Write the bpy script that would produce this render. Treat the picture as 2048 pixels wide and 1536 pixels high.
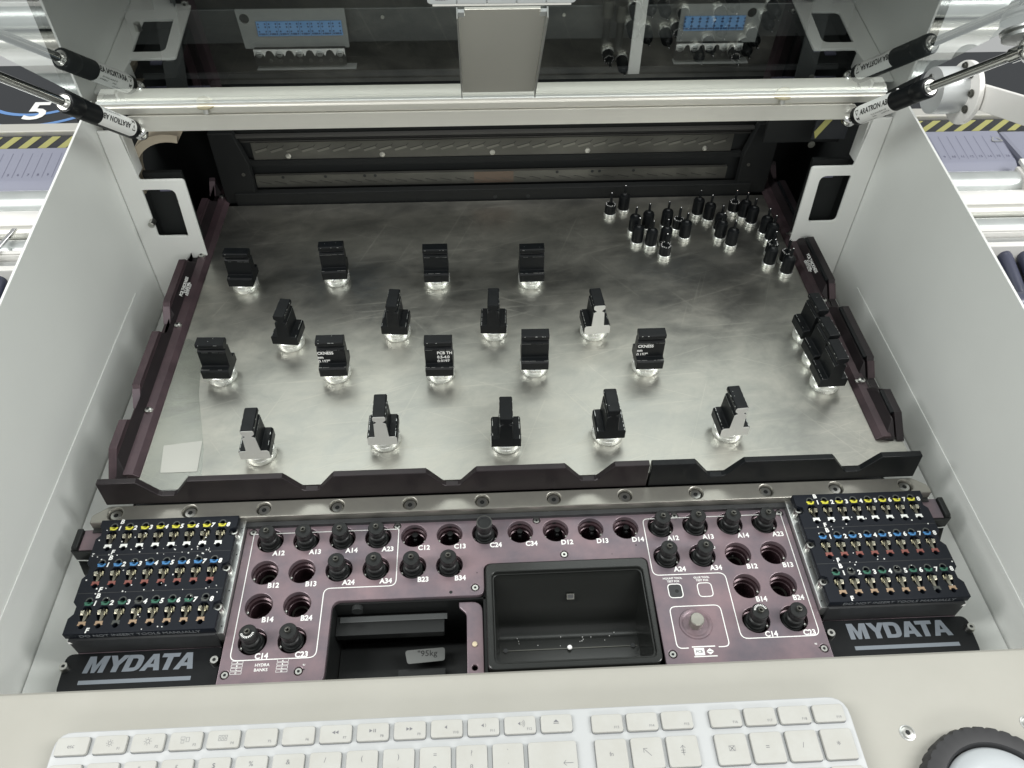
import bpy, bmesh, math, random
from mathutils import Vector, Matrix
random.seed(7)
S = 0.001                      # everything below is written in millimetres
for o in list(bpy.data.objects): bpy.data.objects.remove(o)
sc = bpy.context.scene
COL = sc.collection
R = math.radians

# ---------------------------------------------------------------- camera
cam_d = bpy.data.cameras.new('camera'); cam = bpy.data.objects.new('camera', cam_d); COL.objects.link(cam)
cam_d.sensor_width = 36; cam_d.sensor_fit = 'HORIZONTAL'; cam_d.lens = 36 * 1600 / 2048
cam_d.clip_start = 0.01; cam_d.clip_end = 50
def look(pos, pitch, yaw, roll):
    f = Vector((-math.sin(yaw) * math.cos(pitch), math.cos(yaw) * math.cos(pitch), -math.sin(pitch)))
    r = Vector((math.cos(yaw), math.sin(yaw), 0)); u = r.cross(f)
    c, s = math.cos(roll), math.sin(roll)
    r2, u2 = r * c + u * s, u * c - r * s
    m = Matrix((r2, u2, -f)).transposed().to_4x4(); m.translation = Vector(pos) * S
    return m
cam.matrix_world = look((-24.3, -295.8, 466.35), R(47.09), R(-3.363), R(0.712))
sc.camera = cam

# ---------------------------------------------------------------- room light: rear ceiling lamp, added side and front lamps
w = bpy.data.worlds.new('World'); sc.world = w; w.use_nodes = True
w.node_tree.nodes['Background'].inputs[0].default_value = (0.83, 0.85, 0.84, 1)
w.node_tree.nodes['Background'].inputs[1].default_value = 0.58
def lamp(name, loc, target, sx, sy, power, col=(1, 0.985, 0.93)):
    d = bpy.data.lights.new(name, 'AREA'); d.shape = 'RECTANGLE'; d.size = sx; d.size_y = sy; d.energy = power; d.color = col
    o = bpy.data.objects.new(name, d); COL.objects.link(o); o.location = loc
    v = Vector(target) - Vector(loc); o.rotation_euler = v.to_track_quat('-Z', 'Y').to_euler()
lamp('area_lamp', (0.0, 1.55, 2.25), (0, 0.15, 0), 2.4, 0.8, 24, (1, 1, .98))
lamp('area_lamp', (-1.45, -0.25, 1.6), (0.1, 0.1, 0), 0.4, 1.2, 33, (1, 1, .98))  # side lamp added to brighten the right white wall
lamp('area_lamp', (1.45, -0.25, 1.6), (-0.1, 0.1, 0), 0.4, 1.2, 33, (1, 1, .98))  # its mirror, added to brighten the left white wall
lamp('area_lamp', (0.3, -2.3, 1.35), (0, 0.25, 0.15), 2.2, 0.5, 25, (1, .995, .96))  # low front fill added for the bracket and hood bar
sc.view_settings.view_transform = 'Standard'; sc.view_settings.look = 'None'; sc.view_settings.gamma = 1; sc.view_settings.exposure = -0.06

# ---------------------------------------------------------------- materials
def mat(name, col, rough=0.5, metal=0.0, var=None, vscale=40.0, bump=0.0, bscale=200.0, rvar=0.0, stretch=None, spec=None, emit=None, coat=0.0):
    m = bpy.data.materials.new(name); m.use_nodes = True
    n = m.node_tree; b = n.nodes['Principled BSDF']
    b.inputs['Base Color'].default_value = (*col, 1); b.inputs['Roughness'].default_value = rough; b.inputs['Metallic'].default_value = metal
    if spec is not None: b.inputs['Specular IOR Level'].default_value = spec
    if coat: b.inputs['Coat Weight'].default_value = coat; b.inputs['Coat Roughness'].default_value = 0.1
    if emit: b.inputs['Emission Color'].default_value = (*emit[0], 1); b.inputs['Emission Strength'].default_value = emit[1]
    if var or bump or rvar:
        tc = n.nodes.new('ShaderNodeTexCoord'); mp = n.nodes.new('ShaderNodeMapping'); n.links.new(tc.outputs['Object'], mp.inputs['Vector'])
        if stretch: mp.inputs['Scale'].default_value = stretch
    if var:
        t = n.nodes.new('ShaderNodeTexNoise'); t.inputs['Scale'].default_value = vscale; t.inputs['Detail'].default_value = 6; t.inputs['Roughness'].default_value = .62
        n.links.new(mp.outputs[0], t.inputs['Vector'])
        r = n.nodes.new('ShaderNodeValToRGB'); r.color_ramp.elements[0].position = .36; r.color_ramp.elements[1].position = .66
        r.color_ramp.elements[0].color = (*var, 1); r.color_ramp.elements[1].color = (*col, 1)
        n.links.new(t.outputs['Fac'], r.inputs['Fac']); n.links.new(r.outputs['Color'], b.inputs['Base Color'])
    if rvar:
        t2 = n.nodes.new('ShaderNodeTexNoise'); t2.inputs['Scale'].default_value = vscale * 1.7; t2.inputs['Detail'].default_value = 5
        n.links.new(mp.outputs[0], t2.inputs['Vector'])
        mr = n.nodes.new('ShaderNodeMapRange'); mr.inputs['From Min'].default_value = .3; mr.inputs['From Max'].default_value = .7
        mr.inputs['To Min'].default_value = max(.02, rough - rvar); mr.inputs['To Max'].default_value = rough + rvar
        n.links.new(t2.outputs['Fac'], mr.inputs['Value']); n.links.new(mr.outputs[0], b.inputs['Roughness'])
    if bump:
        t3 = n.nodes.new('ShaderNodeTexNoise'); t3.inputs['Scale'].default_value = bscale; t3.inputs['Detail'].default_value = 4
        n.links.new(mp.outputs[0], t3.inputs['Vector'])
        bp = n.nodes.new('ShaderNodeBump'); bp.inputs['Strength'].default_value = bump; bp.inputs['Distance'].default_value = .0004
        n.links.new(t3.outputs['Fac'], bp.inputs['Height']); n.links.new(bp.outputs[0], b.inputs['Normal'])
    return m
def plate_mat():
    m = mat('scratched_aluminium', (.56, .56, .52), .3, .95)
    n = m.node_tree; b = n.nodes['Principled BSDF']; L = n.links.new
    tc = n.nodes.new('ShaderNodeTexCoord')
    def noise(scale, rot, st, detail=6, dist=0.0):
        mp = n.nodes.new('ShaderNodeMapping'); mp.vector_type = 'TEXTURE'; mp.inputs['Rotation'].default_value = (0, 0, rot); mp.inputs['Scale'].default_value = (1 / st[0], 1 / st[1], 1)
        L(tc.outputs['Object'], mp.inputs['Vector'])
        t = n.nodes.new('ShaderNodeTexNoise'); t.inputs['Scale'].default_value = scale; t.inputs['Detail'].default_value = detail; t.inputs['Roughness'].default_value = .65
        t.inputs['Distortion'].default_value = dist; L(mp.outputs[0], t.inputs['Vector']); return t.outputs['Fac']
    cloud = noise(13, .15, (.85, 1.25, 1), 9, .25); fine = noise(160, .05, (.06, 1.6, 1), 4); mott = noise(34, .3, (.75, 1.2, 1), 9, .5)
    def ramp(f, a, bb, c0, c1):
        r = n.nodes.new('ShaderNodeMapRange'); r.inputs['From Min'].default_value = a; r.inputs['From Max'].default_value = bb
        r.inputs['To Min'].default_value = c0; r.inputs['To Max'].default_value = c1; L(f, r.inputs['Value']); return r.outputs[0]
    def add(a, c):
        k = n.nodes.new('ShaderNodeMath'); k.operation = 'ADD'; L(a, k.inputs[0]); L(c, k.inputs[1]); return k.outputs[0]
    scr = None
    for sc_, ro, lo in ((120, .35, .675), (150, -.4, .68), (110, 1.2, .69), (160, 2.2, .69), (140, .08, .66)):
        q = ramp(noise(sc_, ro, (.05, 2.6, 1), 2, .15), lo, lo + .03, 0, 1); scr = q if scr is None else add(scr, q)
    rg = add(add(ramp(cloud, .3, .7, .33, .44), ramp(mott, .3, .7, -.05, .05)), ramp(fine, .3, .7, -.015, .015)); rg = add(rg, ramp(scr, 0, 1, 0, .06)); L(rg, b.inputs['Roughness'])
    cr = n.nodes.new('ShaderNodeValToRGB'); cr.color_ramp.elements[0].position = .41; cr.color_ramp.elements[1].position = .62
    cr.color_ramp.elements[0].color = (.36, .362, .335, 1); cr.color_ramp.elements[1].color = (.55, .54, .485, 1)
    sm = add(ramp(cloud, 0, 1, 0, .5), add(ramp(mott, 0, 1, 0, .46), ramp(fine, 0, 1, 0, .04))); sm = add(sm, ramp(scr, 0, 1, 0, .07)); L(sm, cr.inputs['Fac']); L(cr.outputs['Color'], b.inputs['Base Color'])
    bp = n.nodes.new('ShaderNodeBump'); bp.inputs['Strength'].default_value = .05; bp.inputs['Distance'].default_value = .0002
    L(fine, bp.inputs['Height']); L(bp.outputs[0], b.inputs['Normal'])
    return m
def glass_mat(name, tint, extra=0.0, rough=0.0):
    m = bpy.data.materials.new(name); m.use_nodes = True; n = m.node_tree; n.nodes.clear()
    out = n.nodes.new('ShaderNodeOutputMaterial'); mix = n.nodes.new('ShaderNodeMixShader'); tr = n.nodes.new('ShaderNodeBsdfTransparent'); gl = n.nodes.new('ShaderNodeBsdfGlossy')
    tr.inputs[0].default_value = (*tint, 1); gl.inputs['Roughness'].default_value = rough; gl.inputs[0].default_value = (.97, 1, .98, 1)
    ge = n.nodes.new('ShaderNodeNewGeometry'); dt = n.nodes.new('ShaderNodeVectorMath'); dt.operation = 'DOT_PRODUCT'
    n.links.new(ge.outputs['Normal'], dt.inputs[0]); n.links.new(ge.outputs['Incoming'], dt.inputs[1])
    def mth(op, a, bv, cl=False):
        k = n.nodes.new('ShaderNodeMath'); k.operation = op; k.use_clamp = cl; n.links.new(a, k.inputs[0]); k.inputs[1].default_value = bv; return k.outputs[0]
    f = mth('ABSOLUTE', dt.outputs['Value'], 0); f = mth('MULTIPLY', f, -1); f = mth('ADD', f, 1); f = mth('POWER', f, 5); f = mth('MULTIPLY', f, 1.35); f = mth('ADD', f, .06 + extra, True)
    n.links.new(f, mix.inputs[0]); n.links.new(tr.outputs[0], mix.inputs[1]); n.links.new(gl.outputs[0], mix.inputs[2]); n.links.new(mix.outputs[0], out.inputs[0])
    return m
M = {
 'white': mat('white_powder_coat', (.745, .755, .73), .42, var=(.715, .725, .70), vscale=6, bump=.08, bscale=900),
 'edge': mat('white_edge', (.85, .85, .80), .35),
 'desk': mat('beige_lacquer', (.405, .395, .355), .45, var=(.38, .37, .33), vscale=14, bump=.06, bscale=1200, rvar=.06),
 'plate': plate_mat(),
 'purple': mat('mauve_anodised', (.245, .172, .188), .38, .4, var=(.140, .120, .140), vscale=24, bump=.05, bscale=1500, rvar=.08),
 'plum': mat('dark_plum_anodised', (.024, .018, .020), .40, .3, var=(.018, .014, .016), vscale=50, bump=.04, bscale=1500),
 'mauve2': mat('deep_mauve_anodised', (.10, .066, .075), .38, .4, var=(.07, .047, .055), vscale=55), 'brk': mat('brushed_bracket', (.86, .85, .78), .2, .6, bump=.03, bscale=900, stretch=(.1, 1, 1)), 'plumtop': mat('worn_plum_anodised', (.075, .05, .056), .42, .4, var=(.045, .032, .036), vscale=60),
 'black': mat('black_anodised', (.006, .007, .008), .38, .0, spec=.22, rvar=.06, vscale=80),
 'rack': mat('black_rack', (.006, .008, .013), .45, .0, spec=.25, bump=.05, bscale=2500),
 'satin': mat('satin_black', (.011, .012, .012), .42, spec=.35),
 'void': mat('dark_interior', (.008, .010, .010), .7),
 'char': mat('charcoal_paint', (.035, .037, .038), .5, var=(.025, .026, .028), vscale=60),
 'alu': mat('milled_aluminium', (.62, .63, .62), .33, .9, bump=.08, bscale=600, stretch=(.1, 1, 1)),
 'satalu': mat('satin_aluminium', (.70, .69, .63), .40, .6, var=(.66, .65, .60), vscale=30, stretch=(.1, 3, 3)),
 'strip': mat('brushed_nickel_bar', (.36, .35, .31), .36, .75, var=(.32, .31, .28), vscale=60, bump=.05, bscale=1500),
 'steel': mat('bright_steel', (.55, .55, .52), .30, 1.0),
 'zinc': mat('polished_zinc', (.86, .87, .84), .30, .8, rvar=.08, vscale=150),
 'cut': mat('sawn_aluminium', (.74, .74, .71), .45, .55, bump=.25, bscale=900, stretch=(1, .2, .2)),
 'chrome': mat('chrome', (.78, .78, .78), .06, 1.0),
 'brass': mat('nickel_clip', (.50, .47, .38), .22, 1.0),
 'print': mat('white_print', (.80, .80, .78), .6),
 'grey_print': mat('grey_print', (.19, .215, .245), .6), 'unidentified': mat('pale_sheet', (.5, .5, .46), .6),
 'faint': mat('faint_print', (.16, .17, .18), .6),
 'kbd': mat('keyboard_aluminium', (.51, .52, .525), .42, .25, bump=.04, bscale=4000),
 'key': mat('white_key_plastic', (.46, .46, .435), .48, var=(.43, .425, .395), vscale=60),
 'legend': mat('grey_legend', (.17, .17, .18), .6),
 'rubber': mat('knurled_rubber', (.028, .028, .030), .55),
 'dial': mat('pale_grey_dial', (.50, .53, .55), .25),
 'lav': mat('lavender_plastic', (.25, .26, .33), .38, coat=.2),
 'navy': mat('navy_plastic', (.055, .06, .095), .33, coat=.2),
 'tick': mat('dark_tick', (.13, .13, .19), .6),
 'galv': mat('galvanised_roller', (.60, .63, .62), .35, .6, var=(.52, .55, .54), vscale=30),
 'lacq': mat('white_profile', (.75, .74, .71), .35),
 'yellow': mat('hazard_yellow', (.36, .35, .12), .5), 'hblack': mat('hazard_black', (.012, .014, .018), .5),
 'blue': mat('pale_blue_board', (.20, .42, .78), .5), 'dblue': mat('dark_blue_print', (.06, .12, .26), .5),
 'sky': mat('blue_stripe', (.12, .25, .52), .5),
 'cy': mat('yellow_band', (.62, .58, .05), .4), 'cw': mat('white_band', (.82, .83, .80), .4), 'cb': mat('blue_band', (.05, .20, .44), .4),
 'cr': mat('red_band', (.23, .075, .06), .4), 'cg': mat('green_band', (.03, .13, .085), .4), 'co': mat('tan_band', (.36, .25, .16), .4), 'cd': mat('grey_band', (.06, .065, .06), .4),
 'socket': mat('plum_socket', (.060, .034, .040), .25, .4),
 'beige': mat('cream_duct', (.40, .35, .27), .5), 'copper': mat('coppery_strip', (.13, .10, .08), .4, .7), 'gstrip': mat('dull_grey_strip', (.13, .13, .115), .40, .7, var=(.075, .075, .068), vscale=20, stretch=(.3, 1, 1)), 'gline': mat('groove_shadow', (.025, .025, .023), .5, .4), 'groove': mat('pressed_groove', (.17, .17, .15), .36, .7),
 'gantry': mat('gantry_grey', (.085, .09, .09), .4, .3), 'dim': mat('dim_black_paint', (.010, .011, .011), .55, spec=.2), 'dimrail': mat('dim_rail', (.05, .05, .047), .45, .3), 'ggrey': mat('bracket_grey', (.34, .35, .34), .45, .2),
 'glass': glass_mat('tinted_glass', (.74, .78, .77), 0), 'tape': glass_mat('clear_tape', (.90, .91, .90), .0, .2),
 'lcd': mat('green_led', (.05, .5, .1), .4, emit=((.1, .9, .25), 1.2)), 'mon': mat('monitor_silver', (.52, .54, .54), .35, .4), 'gold': mat('brass_screw', (.50, .45, .30), .3, .9),
 'sticker': mat('white_sticker', (.82, .82, .80), .45), 'ink': mat('black_ink', (.015, .015, .015), .6), 'tan': mat('tan_pin', (.55, .47, .33), .4), 'card': mat('grey_card', (.13, .135, .13), .6), 'binp': mat('glossy_black_plastic', (.012, .013, .012), .26, spec=.5),
}

# ---------------------------------------------------------------- mesh helpers
def worg(p):
    v = Vector((0, 0, 0))
    while p is not None: v += p.location; p = p.parent
    return v
def link(o, parent=None):
    COL.objects.link(o)
    if parent is not None: o.parent = parent
    return o
def finish(name, me, mt, parent, smooth=40, bevel=0, local=False):
    for k in (mt if isinstance(mt, (list, tuple)) else [mt]): me.materials.append(M[k])
    if parent is not None and not local: me.transform(Matrix.Translation(-worg(parent)))
    if smooth:
        for p in me.polygons: p.use_smooth = True
        me.set_sharp_from_angle(angle=R(smooth))
    o = bpy.data.objects.new(name, me); link(o, parent)
    if bevel:
        b = o.modifiers.new('edge_bevel', 'BEVEL'); b.width = bevel * S; b.segments = 2; b.limit_method = 'ANGLE'; b.angle_limit = R(50); b.harden_normals = False
    return o
class MB:
    def __init__(s): s.v = []; s.f = []; s.m = []
    def add(s, vs, fs, mi=0):
        k = len(s.v); s.v += [tuple(v) for v in vs]; s.f += [tuple(i + k for i in f) for f in fs]; s.m += [mi] * len(fs); return s
    def box(s, x0, x1, y0, y1, z0, z1, mi=0):
        vs = [(x, y, z) for z in (z0, z1) for y in (y0, y1) for x in (x0, x1)]
        return s.add(vs, [(0, 2, 3, 1), (4, 5, 7, 6), (0, 1, 5, 4), (2, 6, 7, 3), (0, 4, 6, 2), (1, 3, 7, 5)], mi)
    def prism(s, pts, axis, a, b, mi=0):
        # pts: 2-D outline; axis x: (y,z) outline, y: (x,z), z: (x,y)
        n = len(pts)
        def P(p, t): return {'x': (t, p[0], p[1]), 'y': (p[0], t, p[1]), 'z': (p[0], p[1], t)}[axis]
        vs = [P(p, a) for p in pts] + [P(p, b) for p in pts]
        fs = [tuple(range(n - 1, -1, -1)), tuple(range(n, 2 * n))] + [(i, (i + 1) % n, n + (i + 1) % n, n + i) for i in range(n)]
        return s.add(vs, fs, mi)
    def lathe(s, prof, c=(0, 0, 0), n=20, d=(0, 0, 1), mi=0, cap=True):
        d = Vector(d).normalized(); q = Vector((0, 0, 1)).rotation_difference(d); c = Vector(c)
        vs = []; fs = []
        for (r, z) in prof:
            for i in range(n):
                a = 2 * math.pi * i / n; vs.append(c + q @ Vector((r * math.cos(a), r * math.sin(a), z)))
        for j in range(len(prof) - 1):
            for i in range(n): fs.append((j * n + i, j * n + (i + 1) % n, (j + 1) * n + (i + 1) % n, (j + 1) * n + i))
        if cap:
            fs.append(tuple(range(n - 1, -1, -1))); fs.append(tuple((len(prof) - 1) * n + i for i in range(n)))
        return s.add(vs, fs, mi)
    def cyl(s, p0, p1, r, n=20, r1=None, mi=0):
        p0 = Vector(p0); p1 = Vector(p1); L = (p1 - p0).length
        return s.lathe([(r, 0), (r if r1 is None else r1, L)], p0, n, p1 - p0, mi)
    def sphere(s, c, r, n=16, mi=0, zs=1.0):
        return s.lathe([(max(r * math.sin(math.pi * k / 10), .001), -r * zs * math.cos(math.pi * k / 10)) for k in range(11)], c, n, (0, 0, 1), mi)
    def ring(s, c, r0, r1, a0, a1, z, n=14, mi=0, h=.3):
        vs = []; fs = []
        for i in range(n + 1):
            a = a0 + (a1 - a0) * i / n
            for r, zz in ((r0, z), (r1, z), (r1, z - h), (r0, z - h)): vs.append((c[0] + r * math.cos(a), c[1] + r * math.sin(a), zz))
        for i in range(n):
            k = i * 4; q = k + 4
            fs += [(k, k + 1, q + 1, q), (k + 1, k + 2, q + 2, q + 1), (k + 3, k, q, q + 3)]
        return s.add(vs, fs, mi)
    def mesh(s, name='m'):
        me = bpy.data.meshes.new(name); me.from_pydata([(a * S, b * S, c * S) for a, b, c in s.v], [], s.f); me.update()
        bm = bmesh.new(); bm.from_mesh(me); bmesh.ops.recalc_face_normals(bm, faces=bm.faces); bm.to_mesh(me); bm.free()
        for p, k in zip(me.polygons, s.m): p.material_index = k
        return me
    def build(s, name, mt, parent=None, smooth=40, bevel=0, local=False):
        return finish(name, s.mesh(name), mt, parent, smooth, bevel, local)
def fillet(pts, r, n=5):
    # round every corner of a closed outline; r number or per-corner list
    out = []; N = len(pts); rr = r if isinstance(r, (list, tuple)) else [r] * N
    for i in range(N):
        p = Vector(pts[i]).to_2d(); a = Vector(pts[i - 1]).to_2d(); b = Vector(pts[(i + 1) % N]).to_2d()
        if rr[i] <= 0: out.append(tuple(p)); continue
        da = (a - p); db = (b - p); ang = da.angle(db); t = min(rr[i] / math.tan(ang / 2), da.length * .48, db.length * .48)
        p0 = p + da.normalized() * t; p1 = p + db.normalized() * t
        for k in range(n + 1):
            u = k / n; q = p0 * (1 - u) ** 2 + p * 2 * u * (1 - u) + p1 * u * u; out.append((q.x, q.y))
    return out
def flat(name, outer, holes, z0, z1, mt, parent=None, bevel=0, rot=None, smooth=40, local=False, off=(0, 0, 0)):
    # sheet with holes, filled by a 2-D curve and thickened
    cu = bpy.data.curves.new(name, 'CURVE'); cu.dimensions = '2D'; cu.fill_mode = 'BOTH'
    for poly in [outer] + list(holes):
        sp = cu.splines.new('POLY'); sp.points.add(len(poly) - 1)
        for p, q in zip(sp.points, poly): p.co = (q[0] * S, q[1] * S, 0, 1)
        sp.use_cyclic_u = True
    cu.extrude = (z1 - z0) / 2 * S; cu.bevel_depth = bevel * S; cu.bevel_resolution = 1
    if bevel: cu.extrude -= bevel * S; cu.offset = -bevel * S
    o = bpy.data.objects.new('t', cu); me = bpy.data.meshes.new_from_object(o); bpy.data.objects.remove(o); bpy.data.curves.remove(cu)
    me.transform(Matrix.Translation((0, 0, (z0 + z1) / 2 * S)))
    if rot is not None: me.transform(rot)
    me.transform(Matrix.Translation(Vector(off) * S))
    return finish(name, me, mt, parent, smooth, 0, local)
def circle(x, y, r, n=28): return [(x + r * math.cos(2 * math.pi * i / n), y + r * math.sin(2 * math.pi * i / n)) for i in range(n)]
def ribbon(pts, wd, closed=True):
    # outline pair of a constant-width line
    N = len(pts); L = []; Rr = []
    for i in range(N):
        p = Vector(pts[i]); a = Vector(pts[i - 1] if (closed or i > 0) else pts[i]); b = Vector(pts[(i + 1) % N] if (closed or i < N - 1) else pts[i])
        d = (b - a); d = d.normalized() if d.length > 1e-9 else Vector((1, 0)); nn = Vector((-d.y, d.x)) * wd / 2
        L.append(p + nn); Rr.append(p - nn)
    return L, Rr
def line_mesh(mb, pts, wd, z, closed=True, mi=0, h=.12):
    L, Rr = ribbon(pts, wd, closed); N = len(pts); k = len(mb.v)
    vs = [(p.x, p.y, z) for p in L] + [(p.x, p.y, z) for p in Rr]
    fs = [(i, (i + 1) % N, N + (i + 1) % N, N + i) for i in range(N if closed else N - 1)]
    mb.add(vs, fs, mi)
def text_mesh(s, size, bold=0.0, shear=0.0, align='CENTER', space=1.0, depth=.05, sx=1.0):
    cu = bpy.data.curves.new('txt', 'FONT'); cu.body = s; cu.size = size * S; cu.align_x = align; cu.align_y = 'CENTER'; cu.offset = bold * S; cu.shear = shear
    cu.space_character = space; cu.extrude = depth * S; cu.resolution_u = 3
    o = bpy.data.objects.new('t', cu); me = bpy.data.meshes.new_from_object(o); bpy.data.objects.remove(o); bpy.data.curves.remove(cu)
    if sx != 1: me.transform(Matrix.Diagonal((sx, 1, 1, 1)))
    return me
def text(name, s, size, mt, loc, parent, rot=None, **k):
    me = text_mesh(s, size, **k)
    if rot is not None: me.transform(rot)
    me.transform(Matrix.Translation(Vector(loc) * S))
    return finish(name, me, mt, parent, 0)
def texts(name, items, mt, parent, rot=None, **k):
    # several words of one print joined to one mesh: items (string, size, loc)
    bm = bmesh.new()
    for s, size, loc in items:
        me = text_mesh(s, size, **k)
        if rot is not None: me.transform(rot)
        me.transform(Matrix.Translation(Vector(loc) * S)); bm.from_mesh(me); bpy.data.meshes.remove(me)
    me = bpy.data.meshes.new(name); bm.to_mesh(me); bm.free()
    return finish(name, me, mt, parent, 0)
def thing(name, label, cat, loc=(0, 0, 0), group=None):
    o = bpy.data.objects.new(name, None); o.empty_display_size = .01; o.location = Vector(loc) * S; link(o)
    return tag(o, label, cat, group)
def tag(o, label, cat, group=None):
    o['label'] = label; o['category'] = cat
    if group: o['group'] = group
    return o
def struct(o): o['kind'] = 'structure'; return o
def dup(root, loc, rz, label):
    r = root.copy(); COL.objects.link(r); r.location = Vector(loc) * S; r.rotation_euler = (0, 0, rz); r['label'] = label
    for ch in list(root.children):
        c = ch.copy(); COL.objects.link(c); c.parent = r
        for g in ch.children:
            d = g.copy(); COL.objects.link(d); d.parent = c
    return r
def screw_mb(x, y, z, r, h=1.2, n=20, hexr=None, d=(0, 0, 1)):
    mb = MB(); hr = hexr or r * .38
    q = Vector((0, 0, 1)).rotation_difference(Vector(d).normalized())
    mb.lathe([(r, 0), (r, h * .6), (r * .82, h), (r * .45, h)], (x, y, z), n, d, 0, cap=False)
    k = 6; vs = []
    for i in range(12):
        a = 2 * math.pi * i / 12; rr = hr * (1 if i % 2 == 0 else .72); vs.append(Vector((x, y, z)) + q @ Vector((rr * math.cos(a), rr * math.sin(a), h + .02)))
    mb.lathe([(r * .46, h), (hr, h)], (x, y, z), 12, d, 0, cap=False)
    mb.add(vs, [tuple(range(12))], 1)
    return mb
def screw(x, y, z, r, parent, h=1.2, mt='steel', name='screw', d=(0, 0, 1)):
    return screw_mb(x, y, z, r, h, d=d).build(name, [mt, 'satin'], parent)

# ================================================================ big structure
# front desk with a rounded rear lip
prof = [(-420, -30), (-420, 8), (-104, 8), (-101, 7.2), (-99.2, 5.4), (-98.5, 2.5), (-98.5, -30)]
struct(MB().prism(prof, 'x', -620, 620).build('counter', 'desk', None, 30))
mb = MB(); mb.box(-314, -186, -98, 28, -34, -30); mb.box(186, 314, -98, 28, -34, -30); mb.box(-314, -283, 28, 283, -34, -30); mb.box(283, 314, 28, 283, -34, -30)
struct(mb.build('machine_floor', 'white', None))
# dark machine body: floor, back, cheeks; unseen roof added to block lamp light
mb = MB(); mb.box(-312, 312, -98, 366, -70, -66); mb.box(-520, 520, 28, 620, -74, -70.5)
mb.box(-330, 330, 600, 606, -70, 330); mb.box(-330, 330, 350, 606, 272, 276); mb.box(-334, -330, 300, 606, -70, 336); mb.box(330, 334, 300, 606, -70, 336)
struct(mb.build('machine_interior', 'void', None))

def side_panel(sx, gz, y0, label):
    t = thing('machine_side_wall', label, 'panel', (sx * 315, 90, -34), 'white side walls')
    X0, X1 = sorted((sx * 315, sx * 316.8))
    MB().prism([(-97, -34), (-97, 118), (281, 161.5), (296, 162), (296, -34)], 'x', X0, X1).build('sheet', 'white', t, 0, .3)
    a, b = sorted((sx * 314.9, sx * 314.2))
    o = MB().prism(fillet([(-96, gz - 2.6 - sx * 1.5), (-96, gz + 1.6 - sx * 1.5), (y0, gz + 2.1), (y0, gz - 2.1)], [0, 0, 2, 2]), 'x', a, b).build('embossed_rib', 'white', t, 30, .35)
    return t
side_panel(-1, 16, 240, 'large white sheet metal panel walling the left side of the opening')
side_panel(1, 3, 238, 'large white sheet metal panel walling the right side of the opening')

def window_frame(sx, label):
    t = thing('window_frame', label, 'frame', (sx * 290, 285, -30), 'frames with a dark window')
    f = lambda p: [(sx * x, z) for x, z in p]
    outer = fillet(f([(314.5, 143), (299, 143), (296.5, 99), (261, 99), (264, -40), (314.5, -40)]), [0, 2, 1, 3, 0, 0])
    hole = fillet(f([(297.5, 90), (271, 90), (273, 43), (298.5, 43)]), [1.5, 6, 4 if sx > 0 else 1.5, 4 if sx > 0 else 1.5])
    rot = Matrix.Rotation(R(90), 4, 'X')
    flat('frame_plate', outer, [hole], -1.2, 1.2, 'white', t, .3, rot, 30, off=(0, 285, 0))
    MB().box(*sorted((sx * 300, sx * 268)), 300, 304, 30, 96).build('dark_window', 'void', t)
    mb = MB(); x = sx * 285; mb.box(x - 4.5, x + 4.5, 298.4, 300, 79, 84); mb.build('sensor_patch', 'tick', t)
    x = sx * 274.5
    mb = MB(); mb.box(x - 3, x + 3, 297.4, 300, 71, 79); mb.lathe([(1.9, 0), (1.9, .8)], (x, 297.4, 75), 14, (0, -1, 0), 1); mb.box(x - 3, x + 3, 297, 300, 66, 69); mb.build('switch', ['card' if sx < 0 else 'tick', 'void'], t)
    if sx < 0:
        mb = MB(); mb.cyl((-298, 283.8, 59.5), (-298, 277.5, 59.5), 2.7, 18); mb.cyl((-298, 277.5, 59.5), (-298, 277, 59.5), 2.0, 18); mb.build('round_bolt', 'steel', t)
    # return flange along the opening
    MB().box(*sorted((sx * 299.5, sx * 297.5)), 286.3, 300, 101, 143).build('return_flange', 'white', t, 0, .3)
    return t
window_frame(-1, 'white painted frame with dark window at the left of the opening, round bolt on its stile')
window_frame(1, 'white painted frame with dark window at the right of the opening')

# curved cream cable guard on the left
t = thing('cable_guard', 'curved cream band bending up behind the left window frame', 'guard', (-290, 310, 99))
vs = []; fs = []; n = 16
for i in range(n + 1):
    a = R(200 - 125 * i / n); cx, cz = -271.5, 88.5
    for r in (33.5, 40):
        for y in (300, 318): vs.append((cx + r * math.cos(a) * .98, y, cz + r * math.sin(a) * 1.05))
for i in range(n):
    k = i * 4; q = k + 4
    fs += [(k, k + 1, q + 1, q), (k + 2, q + 2, q + 3, k + 3), (k, q, q + 2, k + 2), (k + 1, k + 3, q + 3, q + 1)]
MB().add(vs, fs).build('band', 'beige', t, 50)

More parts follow.
